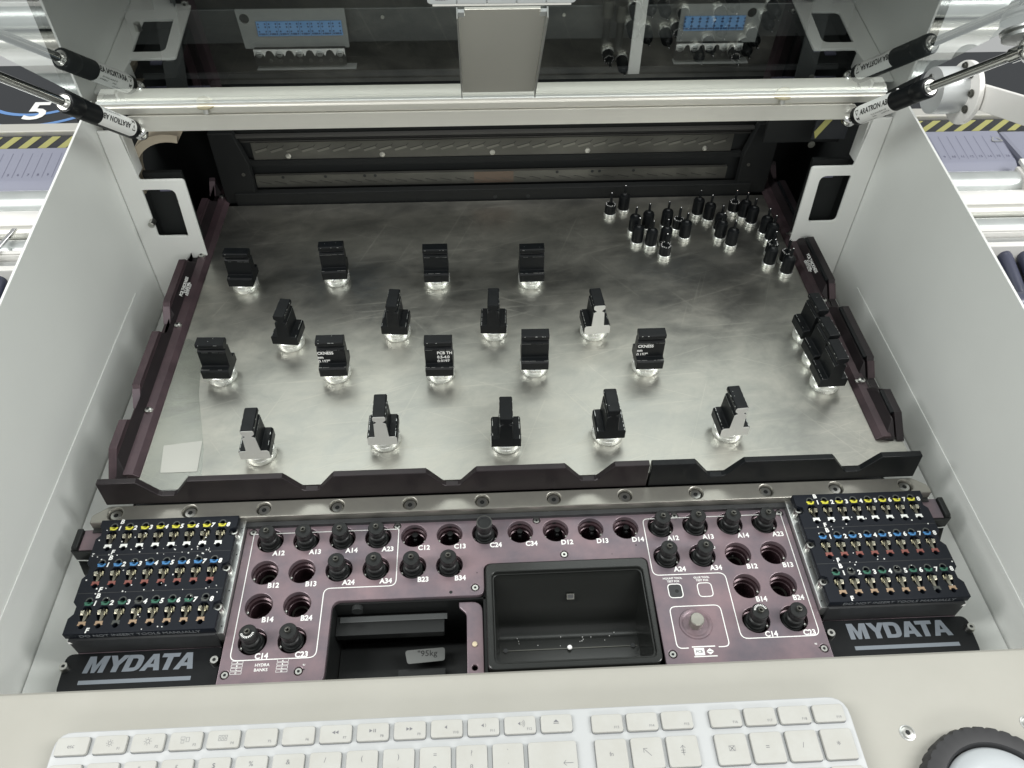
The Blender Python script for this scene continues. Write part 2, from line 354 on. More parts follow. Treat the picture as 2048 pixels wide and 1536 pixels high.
# ================================================================ work plate, fences and rails
o = tag(flat('base_plate', [(-279, 32.2), (279, 32.2), (279, 364), (-279, 364)], [], 10, 18, 'plate', None, 0), 'large scratched aluminium plate lying in the middle of the machine', 'plate')
def notched(x0, x1, top, bot, centres, hw=17, hb=4.6, zb=17.6, e0=0, e1=0):
    # outline of a strip with V notches in its top edge; coordinates (along, z)
    p = [(x0 + e0 * 0, bot)]
    top_l = [(x0 + e0, top)] if e0 else [(x0, top)]
    p += top_l
    for c in centres:
        p += [(c - hw, top), (c - hw + 2.2, top - 2.6), (c - hb - 1.6, zb + 1.4), (c - hb + .6, zb), (c + hb - .6, zb), (c + hb + 1.6, zb + 1.4), (c + hw - 2.2, top - 2.6), (c + hw, top)]
    p += [(x1 - e1, top), (x1, bot)]
    return p
def fence(x0, x1, cs, label, mt, e0, e1):
    t = thing('front_fence', label, 'fence strip', ((x0 + x1) / 2, 29, 9), 'notched strips along the front of the plate')
    MB().prism(notched(x0, x1, 33, 9.2, cs, e0=e0, e1=e1), 'y', 27.4, 32.0).build('strip', mt, t, 0, .5)
    return t
fence(-280.5, 89.2, [-237, -141, -45.5, 48.5], 'long dark plum notched strip standing along the front left of the plate', ['plum'], 1, 0)
fence(90.6, 280, [137.5, 233], 'shorter black notched strip standing along the front right of the plate', ['black'], 0, 2)

def rail(sx, cs, y0, y1, label, top):
    t = thing('side_rail', label, 'rail', (sx * 270, (y0 + y1) / 2, 18), 'notched plum rails beside the plate')
    zt = 32.5 if sx < 0 else 31
    zb = 18.5
    # upright wall with notches, extruded across x
    w0, w1 = sorted((sx * 274.5, sx * 280))
    o = MB().prism([(y0 - 17, zb)] + [p for c in [0] for p in [(y0, zt)]] + [q for c in cs for q in notched(c - 17, c + 17, zt, zb, [c], zb=18.9)[1:-1]] + [(y1, zt), (y1, zb)], 'x', w0, w1).build('upright', 'mauve2' if sx < 0 else 'plum', t, 0, .5)
    # leaning wall face under the lip, with the same notches
    xa, za, xb, zb2 = (267.3, 22.4, 274.6, 28.2) if sx < 0 else (266.2, 22.0, 272.2, 28.0)
    w0, w1 = sorted((sx * xa, sx * (xb + 1)))
    mbw = MB().prism([(y0 - 16, za - 3)] + [(y0 - 4, zb2)] + [q for c in cs for q in [(c - 14.5, zb2), (c - 5, 19.6), (c + 5, 19.6), (c + 14.5, zb2)]] + [(y1, zb2), (y1, za - 3)], 'x', w0, w1)
    mbw.v = [((sx * (xa + max(0, (z - za)) * (xb - xa) / (zb2 - za)) if abs(abs(x) - xa) < .01 else x), y, z) for x, y, z in mbw.v]
    mbw.build('wall_face', 'plum', t, 0, .3)
    # lip pieces on top
    ys = [y0] + [c + s * 17 for c in cs for s in (-1, 1)] + [y1]
    for i in range(0, len(ys), 2):
        a, b = sorted((sx * (xb - .2), sx * 275.4))
        MB().prism([(a, zt - 2.6), (b, zt - 2.6), (b, zt - .1), (a, zt - .3)], 'y', ys[i] + .4, ys[i + 1] - .4).build('lip', top, t, 0, .5)
    # stepped foot on the plate
    f = [(sx * x, z) for x, z in [(270, 18.1), (259.5, 18.1), (259.7, 18.9), (263.2, 21.9), (268, 22.2), (270, 22.2)]]
    MB().prism(f, 'y', y0 - 15, y1).build('foot', 'mauve2' if sx < 0 else 'plumtop', t, 0, .25)
    for c in cs:
        a, b = sorted((sx * 274.6, sx * 280.1)); dz = zt - 21
        MB().prism([(c + 4.6, 19.9), (c + 14.4, zt - 2.1), (c + 15.0, zt - 2.6), (c + 6.2, 19.6)], 'x', a, b).build('notch_face', 'purple' if sx < 0 else 'plumtop', t, 0)
        s = MB(); s.lathe([(2.6, 0), (2.6, 1.6), (1.3, 2.4)], (sx * 267, c, 22.0), 18); s.lathe([(1.3, 2.41), (1.1, 2.45)], (sx * 267, c, 22.0), 6, mi=1); s.box(sx * 265 - 2.6, sx * 265 + 1, c - 1.6, c + 1.2, 21.6, 22.5)
        s.build('screw', ['steel', 'satin'], t)
    return t
rl = rail(-1, [101, 192, 282, 374], 58, 392, 'dark plum notched rail along the left edge of the plate', 'plumtop')
rr = rail(1, [108.5, 201, 295, 386], 69, 404, 'black plum notched rail along the right edge of the plate', 'black')
rotL = Matrix.Rotation(R(90), 4, 'Z') @ Matrix.Rotation(R(38), 4, 'X')
rotR = Matrix.Rotation(R(-90), 4, 'Z') @ Matrix.Rotation(R(44), 4, 'X')
texts('print', [('PCB THICKNESS', 3.4, (-270.6, 236, 26.6)), ('0.5-4.0 mm', 2.9, (-269.0, 236, 24.9)), ('0.0197-0.157"', 2.9, (-267.6, 236, 23.4))], 'print', rl, rotL, bold=.06)
texts('print', [('PCB THICKNESS', 3.6, (269.9, 246, 26.4)), ('0.5-4.0 mm', 2.9, (268.2, 246, 24.6)), ('0.0197-0.157"', 2.9, (266.9, 246, 23.1))], 'print', rr, rotR, bold=.06)
o = flat('clear_tape', fillet([(-259, 31), (-216, 31), (-221, 66), (-236, 120), (-244, 172), (-259, 182)], 2), [], 18.05, 18.15, 'tape', None)
tag(o, 'clear adhesive tape strip stuck along the front left edge of the aluminium plate', 'tape')
o = flat('clear_tape', fillet([(-246.5, 46.5), (-221.5, 46.5), (-223.5, 74), (-250, 70.5)], .8), [], 18.2, 18.35, 'unidentified', None)  # pale sheet added for a bright square of unknown nature
tag(o, 'small pale unidentified patch under the tape at the front left corner of the plate', 'paper patch'); o.name = 'pale_patch'

# ================================================================ bar with twelve screws
t = thing('screw_bar', 'long satin metal bar with a row of twelve torx screws in front of the plate', 'bar', (0, 20, 9))
out = fillet([(-288, 13.6), (288, 13.6), (288, 19.5), (278, 26.6), (-278, 26.6), (-288, 19.5)], [.5, .5, 4, 6, 6, 4])
sx_ = [-272.8 + 49.5 * i for i in range(12)]
flat('bar', out, [circle(x, 20.2, 4.9) for x in sx_], 1.5, 9, 'strip', t, .6)
for x in sx_:
    MB().lathe([(4.9, 5.0), (4.9, 5.2)], (x, 20.2, 0), 24).build('counterbore', 'satin', t)
    screw(x, 20.1, 5.3, 4.15, t, 2.0)
MB().box(-287, 287, 10.0, 13.4, -6, 3).build('under_strip', 'char', t)

# ================================================================ tool panel
t = thing('tool_deck', 'mauve anodised tool panel with rows of round holes, labels and screws', 'panel', (0, -40, 0)); TP = t
P, Q = 24.0, 23.62
hx = lambda i: (i - 7) * P
hy = lambda j: -Q * j
filled = [(0, 0, 'A12'), (1, 0, 'A13'), (2, 0, 'A14'), (3, 0, 'A23'), (2, 1, 'A24'), (3, 1, 'A34'), (4, 1, 'B23'), (5, 1, 'B34'), (6, 0, 'C24'), (0, 3, 'C14'), (1, 3, 'C23'),
          (11, 0, 'A12'), (12, 0, 'A13'), (13, 0, 'A14'), (14, 0, 'A23'), (11, 1, 'A24'), (12, 1, 'A34'), (13, 3, 'C14'), (14, 3, 'C23')]
empty = [(0, 1, 'B12', 1), (1, 1, 'B13', 0), (0, 2, 'B14', 0), (1, 2, 'B24', 1), (4, 0, 'C12', 2), (5, 0, 'C13', 2), (7, 0, 'C34', 2), (8, 0, 'D12', 2), (9, 0, 'D13', 2), (10, 0, 'D14', 2),
         (13, 1, 'B12', 1), (14, 1, 'B13', 0), (13, 2, 'B14', 0), (14, 2, 'B24', 1)]
outline = fillet([(-185, -99), (-122, -99), (-122, -46), (-25.5, -46), (-25.5, -23.6), (82.6, -23.6), (82.6, -99), (185, -99), (185, 11.4), (-185, 11.4)], [0, 6, 6, 5, 5, 4, 4, 0, 1, 1])
scr = [(-180.6, 7.4), (-83.6, 8.2), (11.6, 8.6), (28.2, -18.7), (-31.4, -40.4), (107.3, 8.2), (180.6, 7.4), (-181, -91.2), (-137.6, -90.8), (87.7, -90.6), (181, -91.1)]
holes = [circle(hx(i), hy(j), 8.65) for i, j, *_ in filled + empty] + [circle(x, y, 2.7, 18) for x, y in scr]
flat('plate', outline, holes, -3.5, 0, 'purple', t, .35)
MB().box(-184.5, 184.5, 8.5, 10.6, -14, -3.6).build('rear_skirt', 'satin', t)
for x, y in scr:
    MB().lathe([(2.7, -2.2), (2.7, -2.0)], (x, y, 0), 18).build('counterbore', 'satin', t)
    screw(x, y, -1.9, 2.35, t, 1.6)
ring_me = None
for i, j, nm, kind in empty + [(i, j, n, 3) for i, j, n in filled]:
    x, y = hx(i), hy(j); s = MB()
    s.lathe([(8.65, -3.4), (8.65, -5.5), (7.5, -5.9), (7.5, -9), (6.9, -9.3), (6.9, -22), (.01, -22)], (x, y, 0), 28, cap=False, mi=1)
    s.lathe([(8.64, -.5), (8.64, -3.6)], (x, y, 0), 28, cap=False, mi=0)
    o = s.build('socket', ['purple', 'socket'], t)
    b = MB()
    for a in (-.25, math.pi + .25): b.lathe([(.01, 0), (.9, .25), (1.2, 1), (.9, 1.9), (.01, 2.1)], (x + 7.6 * math.cos(a) , y + 7.6 * math.sin(a) - 1.0, -5.2), 8, cap=False)
    b.build('spring_tab', 'steel', o)
    if kind == 1: MB().lathe([(4.6, -14), (5.3, -12.5), (6.1, -14)], (x, y, 0), 28, cap=False).build('sunk_ring', 'gstrip', o)
    if kind == 2: MB().sphere((x + (0 if i < 8 else 2.2), y + 3.4, -11), 1.7).cyl((x + (0 if i < 8 else 2), y + 5, -15), (x + (0 if i < 8 else 2), y + 5, -7), 1.9).build('stop_peg', 'satin', o)
for i, j, n in filled + [(i, j, n) for i, j, n, k in empty]: text('hole_label', n, 4.9, 'print', (hx(i) + 7.0, hy(j) - 9.8, .05), t, bold=.16, sx=.96)
# white outlines
def wl(pts, r, wd=.62, closed=True, nm='outline'): m_ = MB(); line_mesh(m_, fillet(pts, r), wd, .12, closed); m_.build(nm, 'print', t, 0)
wl([(-179.6, 5.6), (-179.6, -82.8), (-128.2, -82.8), (-128.2, -37), (-82.4, -37), (-82.4, 5.6)], [.1, 4.5, 4.5, 4.5, 4.5, .1])
wl([(84.6, 6.2), (84.6, -37.2), (131.8, -37.2), (131.8, -82.8), (181, -82.8), (181, 6.2)], [3.5, 4.5, 4.5, 4.5, 4.5, .1])
wl([(92.6, -44), (101.6, -44), (101.6, -53.6), (92.6, -53.6)], 2.6)
wl([(111.8, -44), (121, -44), (121, -53.6), (111.8, -53.6)], 2.6)
pc = fillet([(98, -87.3), (91, -87.3), (91, -59.7), (123.4, -59.7), (123.4, -87.3), (116.5, -87.3)], [0, 4, 4, 4, 4, 0]); m_ = MB(); line_mesh(m_, pc, .62, .12, False); m_.build('outline', 'print', t, 0)
wl([(122.6 + 5.2, -17.2), (129.6, -17.2), (129.6, -19), (127.8, -19)], .8, .5, True, 'round_mark')   # small round mark beside A13
# HYDRA BANKS little boxes
for x in (-174.6, -147.6):
    for k in range(4): y = -83.9 - 2.15 * k + (0 if x < -150 else .1); wl([(x - 3.3, y + .75), (x + 3.3, y + .75), (x + 3.3, y - .75), (x - 3.3, y - .75)], .05, .22, True, 'bank_box')
texts('hydra_print', [('HYDRA', 2.6, (-159.6, -86.2, .1)), ('BANKS', 2.6, (-160.0, -89.2, .1))] +
      [('ABCD'[k], 1.5, (x, -84.0 - 2.15 * k, .1)) for x in (-174.6, -147.6) for k in range(4)], 'print', t, bold=.035)
for s_, x, y in (('R1', -134.6, -87.2), ('R2', -117.6, 2.4), ('R3', 176.6, -88.2)): text('small_mark', s_, 1.4, 'print', (x, y, .1), t, bold=.03)
texts('test_position_print', [('MOUNT TOOL', 1.9, (96.8, -39.9, .1)), ('TEST POS', 1.9, (96.8, -42.1, .1)), ('GLUE TOOL', 1.9, (115.8, -40.0, .1)), ('TEST POS', 1.9, (115.8, -42.1, .1))], 'print', t, bold=.04)
MB().prism(fillet([(93, -44.4), (101.2, -44.4), (101.2, -53.2), (93, -53.2)], 2.2), 'z', .01, .06).build('grey_test_field', 'char', t, 0)
mb = MB(); mb.box(100, 114.4, -87.1, -86.4, .05, .12); mb.box(100.2, 114.6, -93.3, -92.6, .05, .12); mb.box(100.9, 107.2, -92.2, -87.6, .05, .12)
for s, y in ((1, -88.0), (-1, -92.0)):
    mb.add([(110.6, y, .12), (108.2, y - s * 1.9, .12), (109.6, y - s * 1.9, .12), (109.6, y - s * 2.2, .12), (111.6, y - s * 2.2, .12), (111.6, y - s * 1.9, .12), (113, y - s * 1.9, .12)], [tuple(range(7))])
mb.build('lift_icon', 'print', t, 0)
text('icon_print', 'PCB', 2.3, 'legend', (104, -89.9, .16), t, bold=.05)
mb = MB()
mb.lathe([(10.4, .05), (9.9, .8), (9.2, .9), (5.4, -1.4), (5.3, -1.5)], (105.4, -71.8, 0), 32, cap=False, mi=0)
mb.build('dished_washer', 'purple', t)
mb = MB(); mb.lathe([(5.3, -1.6), (4.6, -1.2), (4.4, -1.9), (4.2, -1.9), (4.4, 6.4), (3.9, 7.0), (.01, 7.1)], (105.4, -71.8, 0), 28, cap=False); mb.build('push_button', 'strip', t, 25)
for x, y, r in [(-113, 5.8, .55), (178, -90.6, .5), (-134.5, -90, .5), (-47, -43.2, 1.1), (77, -14, .5), (-30, -30, .4), (60, -20, .35), (-160, -30, .35), (140, -25, .4), (100, -20, .35), (98, -49, 1.3)]: MB().lathe([(r, .02), (r, .07)], (x, y, 0), 12).build('dowel_dot', 'satin', t)
# pocket behind the left opening
pk = [(-121, -47, -5), (-28, -47, -5)]
mb = MB(); mb.box(-123, -24, -47, -45.5, -60, -3.6); mb.box(-124, -121.5, -99, -46, -60, -3.6); mb.box(-26.4, -24.8, -97.4, -26, -34, -3.6)
mb.build('pocket_walls', 'satin', t)
o = flat('pocket_ledge', fillet([(-27, -98), (-37.2, -98), (-37.2, -56), (-42, -51.5), (-42, -48), (-27, -48)], [0, 0, 6, 3, 0, 8]), [circle(-32.6, -91.5, 1.8, 16)], -7, -4.5, 'purple', t, .5)
MB().lathe([(1.6, -4.4), (1.6, -3.4), (1.3, -3.2)], (-32.4, -77, 0), 18).build('ledge_pin', 'tan', t)
mb = MB(); mb.box(-121, -52, -62, -49, -22, -16); mb.box(-121, -38, -98, -60, -66, -40); mb.box(-82, -52, -92, -78, -40, -34); mb.build('pocket_beam', 'satin', t)
MB().box(-119, -50, -53.5, -49.5, -16, -15.2).build('pocket_rail', 'gantry', t, 0, .6)
MB().cyl((-107, -50.2, -7.5), (-107, -46.9, -7.5), 3.6).build('pocket_hole', 'void', t)
o = flat('card', fillet([(-76, -76.4), (-52.2, -75.0), (-52.2, -66.2), (-78, -67.4)], 2), [], -30, -29.6, 'card', None)
tag(o, 'small grey card handwritten 95kg lying deep in the open pocket', 'card')
text('writing', '"95kg', 5.4, 'ink', (-63.5, -70.0, -29.5), o, bold=.02, space=1.05)
# unseen dark blocks added under the plate to keep light out
mb = MB(); mb.box(-185, -123, -98, 8, -40, -22.3); mb.box(83.5, 185, -98, 8, -40, -22.3); mb.box(-123, 83.5, -22.5, 8, -40, -22.3)
mb.build('light_stop', 'satin', t)

# ---------------------------------------------------------------- black parts bin
t = thing('parts_bin', 'black plastic parts bin sunk in the panel between the two hole groups', 'bin', (28, -60, -32))
oo = fillet([(-24.6, -96.6), (80.6, -96.6), (82, -24.8), (-24.6, -24.8)], 5); ii = fillet([(-20.4, -92.6), (77.6, -92.6), (77.8, -31.6), (-20.4, -31.6)], 4)
flat('rim', oo, [ii], -4, 2.6, 'binp', t, .7)
i2 = fillet([(-19.2, -91.2), (76.4, -91.2), (76.6, -32.8), (-19.2, -32.8)], 3.5)
flat('inner_lip', ii, [i2], -3.5, .6, 'binp', t, .3)
pr = [(-91.4, 0), (-87.5, -27)] + [(-80 + 7 * math.sin(R(a)) * -1, -24 - 7 * math.cos(R(a)) * 1) for a in (60, 30, 0)] + [(-64, -31)] + [(-60 + 9 * math.sin(R(a)), -23 - 9 * math.cos(R(a))) for a in (-20, 0, 20, 40, 60)] + [(-34.5, -3), (-33, 0)]
vs = []; fs = []; n = len(pr)
for x in (-19.0, 76.6): vs += [(x + (2.5 if x < 0 else -2.5) * min(1, -z / 27), y, z) for y, z in pr]
fs = [(i, i + 1, n + i + 1, n + i) for i in range(n - 1)] + [tuple(range(n)), tuple(range(2 * n - 1, n - 1, -1))]
mbn = MB().add(vs, fs); me = mbn.mesh('shell'); finish('shell', me, 'binp', t, 50)
MB().box(-15, 73, -70.4, -69.8, -31.0, -30.7).build('seam', 'gstrip', t)
mb = MB()
for x in (-13, 70): mb.lathe([(1.5, -30.9), (1.5, -30.4)], (x, -70, 0), 14)
mb.build('ejector_mark', 'char', t)
o = MB().lathe([(1.5, -30.4), (1.7, -29.8), (1.4, -28.9), (.01, -28.7)], (28.6, -70, 0), 18, cap=False).build('white_bead', 'sticker', None); tag(o, 'tiny white round bead in the middle of the black bin floor', 'bead')
t = thing('chip', 'tiny square electronic chip lying on the rear slope of the black bin', 'component', (30.6, -43.5, -12))
rt = Matrix.Translation(Vector((30.6, -43.5, -11.6)) * S) @ Matrix.Rotation(R(43), 4, 'X')
flat('body', [(-1.8, -1.2), (1.8, -1.2), (1.8, 1.2), (-1.8, 1.2)], [], 0, .7, 'char', t, 0, rt)
flat('leads', [(-2.4, -1.8), (2.4, -1.8), (2.4, 1.8), (-2.4, 1.8)], [[(-1.7, -1.1), (1.7, -1.1), (1.7, 1.1), (-1.7, 1.1)]], 0, .3, 'gstrip', t, 0, rt)
o = MB().add([(34 + random.uniform(-30, 34) + a, -62 + random.gauss(0, 4) + b, -30.6 + c) for k in range(0) for a, b, c in ()], []) if False else None
mb = MB()
for k in range(14):
    x = random.uniform(-10, 70) if k % 2 else random.gauss(40, 10); y = random.gauss(-64, 2.0); mb.box(x, x + random.uniform(.3, .7), y, y + .35, -31.2, -30.6)
o = mb.build('crumbs', 'sticker', None); o['kind'] = 'stuff'; o['label'] = 'pale specks of loose parts scattered in the black bin'

# ---------------------------------------------------------------- black nozzle tools in the holes
def make_tool(label):
    t = thing('nozzle_tool', label, 'nozzle tool', (0, 0, 0), 'black nozzle tools standing in the panel holes')
    MB().lathe([(6.6, -20), (6.6, -6), (7.0, -5.5), (7.0, -3), (6.2, -2.4), (6.2, -1)], (0, 0, 0), 26).build('sleeve', 'satin', t)
    MB().lathe([(5.1, -1), (5.1, 2), (5.5, 2.4), (5.5, 3.6), (4.7, 4.2), (4.7, 6.0), (5.3, 6.4), (5.3, 8.2), (5.1, 8.5), (5.3, 8.8), (5.3, 11.0), (4.9, 11.5), (1.9, 11.8)], (0, 0, 0), 30).build('body', 'satin', t, 20)
    MB().lathe([(1.9, 12), (1.75, 13.6), (1.35, 13.7), (.8, 13.2), (.75, 11.5)], (0, 0, 0), 18, cap=False).build('tip', 'gstrip', t)
    MB().lathe([(5.56, 2.6), (5.62, 3.0), (5.56, 3.4)], (0, 0, 0), 26, cap=False).build('collar', 'char', t)
    return t
where = {0: 'left', 1: 'centre', 2: 'right'}
def tool_label(i, j, n):
    if n == 'C14' and i < 7: return 'black nozzle tool with white dial marks standing in left hole C14'
    if n == 'C14': return 'black nozzle tool with white figures on top standing in right hole C14'
    if n == 'C24': return 'black nozzle tool with wide open top standing in centre hole C24'
    g = 'left' if i < 4 else 'centre' if i < 7 else 'right'
    return 'black nozzle tool standing in hole %s of the %s hole group' % (n, g)
proto = None
for i, j, n in filled:
    lb = tool_label(i, j, n)
    L = (hx(i) - .3 + (.5 if i > 8 else 0), hy(j) + .3, random.uniform(-.6, .4))
    if proto is None: proto = make_tool(lb); proto.location = Vector(L) * S; o = proto
    else: o = dup(proto, L, random.uniform(0, 6), lb)
    if n in ('C14',):
        b = MB()
        for k in range(11):
            a = R(200 + 15 * k) if i < 7 else R(20 + 15 * k)
            ux, uy = math.cos(a), math.sin(a); c = (ux * 3.5, uy * 3.5)
            b.add([(c[0] - uy * .25 + ux * .7, c[1] + ux * .25 + uy * .7, 12.12), (c[0] + uy * .25 + ux * .7, c[1] - ux * .25 + uy * .7, 12.12), (c[0] + uy * .25 - ux * .6, c[1] - ux * .25 - uy * .6, 12.12), (c[0] - uy * .25 - ux * .6, c[1] + ux * .25 - uy * .6, 12.12)], [(0, 1, 2, 3)])
        b.build('dial_marks', 'print', o, 0, local=True); o.rotation_euler.z = 0
    if n == 'C24':
        for c in list(o.children):
            if c.name.startswith('tip'): bpy.data.objects.remove(c)
        MB().lathe([(5.3, 11), (5.3, 12.4), (4.5, 12.6), (2.8, 9)], (0, 0, 0), 24, cap=False).build('open_cup', 'char', o, local=True)
        MB().lathe([(4.8, 12.6), (5.25, 12.65)], (0, 0, 0), 24, cap=False).build('cup_edge', 'gstrip', o, local=True)

# ---------------------------------------------------------------- tool racks
def tool_rack(sx, label):
    t = thing('tool_rack', label, 'tool rack', (sx * 233, -27, -10), 'black tool racks with coloured sockets')
    # left rack spans x -278.5..-188.5, right is mirrored
    x0, x1 = -278.4, -188.4
    out = [(x0, -67.2), (x0, -57), (x0 + 2.6, -54), (x0 + 2.6, -49), (x0, -46), (x0, -30), (x0 + 2.6, -27), (x0 + 2.6, -22), (x0, -19), (x0, -1), (x0 + 2.4, 1.5), (x0 + 2.4, 6), (x0, 8.5), (x0, 13.4), (x1, 13.4), (x1, 4.5), (x1 - 4, 3), (x1 - 4, -1), (x1, -2.5), (x1, -21.5), (x1 - 4, -23), (x1 - 4, -27), (x1, -28.5), (x1, -48.5), (x1 - 4, -50), (x1 - 4, -54), (x1, -55.5), (x1, -67.2)]
    if sx > 0: out = [(-x, y) for x, y in out]
    hs = []
    xs = [sx * 268.8 + 10.1 * k if sx < 0 else 198.9 + 10.06 * k for k in range(8)]
    BY = [8.2, -19.0, -45.8]; FY = [-8.7, -35.4, -62.4]
    flat('slab', out, [circle(x, y, 1.6, 14) for x in xs for y in BY + FY] + [fillet([(x - 1.6, b - 3.6), (x - 3.4, b - 6), (x - 3.4, b - 9), (x - 1.5, b - 13), (x + 1.5, b - 13), (x + 3.4, b - 9), (x + 3.4, b - 6), (x + 1.6, b - 3.6)], .8, 2) for x in xs for b in BY], 6, 12, 'rack', t, .35)
    mb = MB(); mb.box(*sorted((sx * 276, sx * 196)), -66.2, 12.6, -14, 5.9); mb.build('core', 'satin', t)
    mb = MB()
    for y in (-13.6, -40.6): mb.box(*sorted((sx * 278, sx * 188.6)), y, y + .35, 11.9, 12.06)
    mb.build('step_line', 'char', t)
    a, b = sorted((sx * 277, sx * 189.5))
    MB().box(a, b, -68.6, -66.3, -12, 5.8).build('front_face', 'char', t)
    MB().box(a, b, -69.4, -66.5, -13.5, -10.5).build('red_edge', 'purple', t, 0, .5)
    for r in range(3):
        for k, x in enumerate(xs):
            cB = ['cy', 'cb', 'cg'][r]; cF = ['cw', 'cr', 'co'][r]
            if r == 2 and ((sx < 0 and k in (3, 7)) or (sx > 0 and k in (1, 4))): cB = 'cd'
            if r == 2 and ((sx < 0 and k == 2) or (sx > 0 and k == 6)): cF = 'cd'
            s = MB(); s.ring((x, BY[r] - .4), 1.65, 2.75, R(190), R(350), 12.25, 12, 0, .8); s.ring((x, BY[r]), 1.65, 2.35, R(-5), R(185), 12.2, 10, 1, .6)
            s.add([(x - 2.6, BY[r] - .6, 12.24), (x + 2.6, BY[r] - .6, 12.24), (x + 2.3, BY[r] - 3.0, 12.24), (x - 2.3, BY[r] - 3.0, 12.24), (x + 1.4, BY[r] - 1.1, 12.24), (x - 1.4, BY[r] - 1.1, 12.24)], [(0, 4, 2), (4, 5, 3, 2), (5, 1, 3) if False else (5, 0, 3)][:2])
            s.build('rear_socket', [cB, 'cd'], t)
            s = MB(); s.ring((x, FY[r]), 1.6, 2.6, R(10), R(170), 12.25, 10, 0, .8); s.box(x - 2.2, x + 2.2, FY[r] + 1.5, FY[r] + 3.0, 11.6, 12.22)
            s.build('front_socket', [cF], t)
            c = MB(); y = BY[r] - 4.4
            c.add([(x, y, 11.5), (x - 1.5, y - 3.6, 11.2), (x, y - 3.8, 13.0), (x + 1.5, y - 3.6, 11.2), (x - 1.1, y - 9.2, 11.0), (x, y - 9.4, 12.4), (x + 1.1, y - 9.2, 11.0)], [(0, 1, 2), (0, 2, 3), (1, 4, 5, 2), (2, 5, 6, 3)])
            for q in (-1, 1): c.add([(x + q * 1.4, y - 1.2, 11.4), (x + q * 3.1, y - 2.1, 12.3), (x + q * 2.9, y - 3.3, 12.1), (x + q * 1.4, y - 4.2, 10.8), (x + q * 3.0, y - 4.4, 11.2)], [(0, 1, 2, 3), (2, 4, 3)])
            c.build('spring_clip', 'brass', t, 20)
    it = []
    for r in range(3):
        for k, x in enumerate(xs): it.append((str(k + 1), 4.4, (x + (3.9 if sx < 0 else 5.0), BY[r] - 1.8 , 12.15)))
        it.append(('B', 4.4, (xs[0] + 4.4, BY[r] + 3.2, 12.15))); it.append(('F', 4.4, (xs[0] + 4.4, FY[r] - 3.0, 12.15)))
    texts('numerals', it, 'print', t, bold=.17, shear=.12 if sx < 0 else .0)
    rot = Matrix.Rotation(R(90), 4, 'X')
    text('warning_print', 'DO NOT INSERT TOOLS MANUALLY', 3.9, 'faint', (sx * 233.5, -67.4, 9), t, rot, sx=1.12, bold=.03)
    # milled strip with three bolts
    a, b = sorted((sx * 192.8, sx * 185.4))
    MB().prism([(a, -66.6), (b, -66.6), (b, 14.2), (a, 14.2)], 'z', -6, 4).build('side_strip', 'alu', t, 0, .5)
    for y in (3, -24.4, -51.6):
        s = MB(); s.lathe([(2.9, 0), (2.9, 4.4), (2.5, 5), (1.5, 5), (1.3, 3.4)], (sx * 190.4, y, 4), 22, cap=False); s.build('strip_bolt', 'steel', t)
        b2 = MB(); b2.lathe([(1.4, 7.2), (.01, 7.2)], (sx * 190.4, y, 0), 6, cap=False); b2.build('hex_recess', 'satin', t)
    mb = MB()
    for y in (8, -12, -38, -62): mb.lathe([(.5, 4.02), (.5, 4.08)], (sx * 187.2, y, 0), 10)
    mb.build('pin_holes', 'void', t)
    # handle block sticking out
    a, b = sorted((sx * 297, sx * 276))
    h = MB(); h.prism(fillet([(sx * 276.5, 14), (sx * 297, 13), (sx * 298.5, -3.5), (sx * 276.5, -4.5)], [0, 2, 2, 0]), 'z', -9, 1.2); h.build('handle', 'satin', t, 30, .5)
    h = MB(); h.prism([(sx * 276.5, -4.6), (sx * 297, -3.6), (sx * 290, -14), (sx * 284, -15), (sx * 276.5, -24)], 'z', -22, -9.5); h.build('handle_foot', 'satin', t, 0, .5)
    h = MB(); h.box(*sorted((sx * 276.6, sx * 292.6)), -2.8, 12.6, 1.2, 2.2); h.build('handle_plate', 'purple', t, 0, .3)
    h = MB(); h.box(*sorted((sx * 293, sx * 297)), -2.6, 12.6, 1.2, 4.4); h.build('handle_lip', 'satin', t, 0, .7)
    if sx: MB().add([(sx * 277.5, -68.2, 6.1), (sx * 275, -69, 3), (sx * 277.5, -69, 3)], [(0, 1, 2)]).build('white_corner', 'print', t, 0)
    sp = MB()
    for k in range(70 if sx < 0 else 26):
        x = sx * random.uniform(190, 277); y = random.choice([random.gauss(-13, 3), random.gauss(-40, 3), random.uniform(-66, 12)]); r = random.uniform(.25, .6); sp.lathe([(r, 12.02), (r * .6, 12.4)], (x, y, 0), 6)
    o = sp.build('solder_specks', 'print', t, 0); o['kind'] = 'stuff'
    return t
tool_rack(-1, 'black tool rack with yellow, blue and green sockets at the left end')
tool_rack(1, 'black tool rack with yellow, blue and green sockets at the right end')

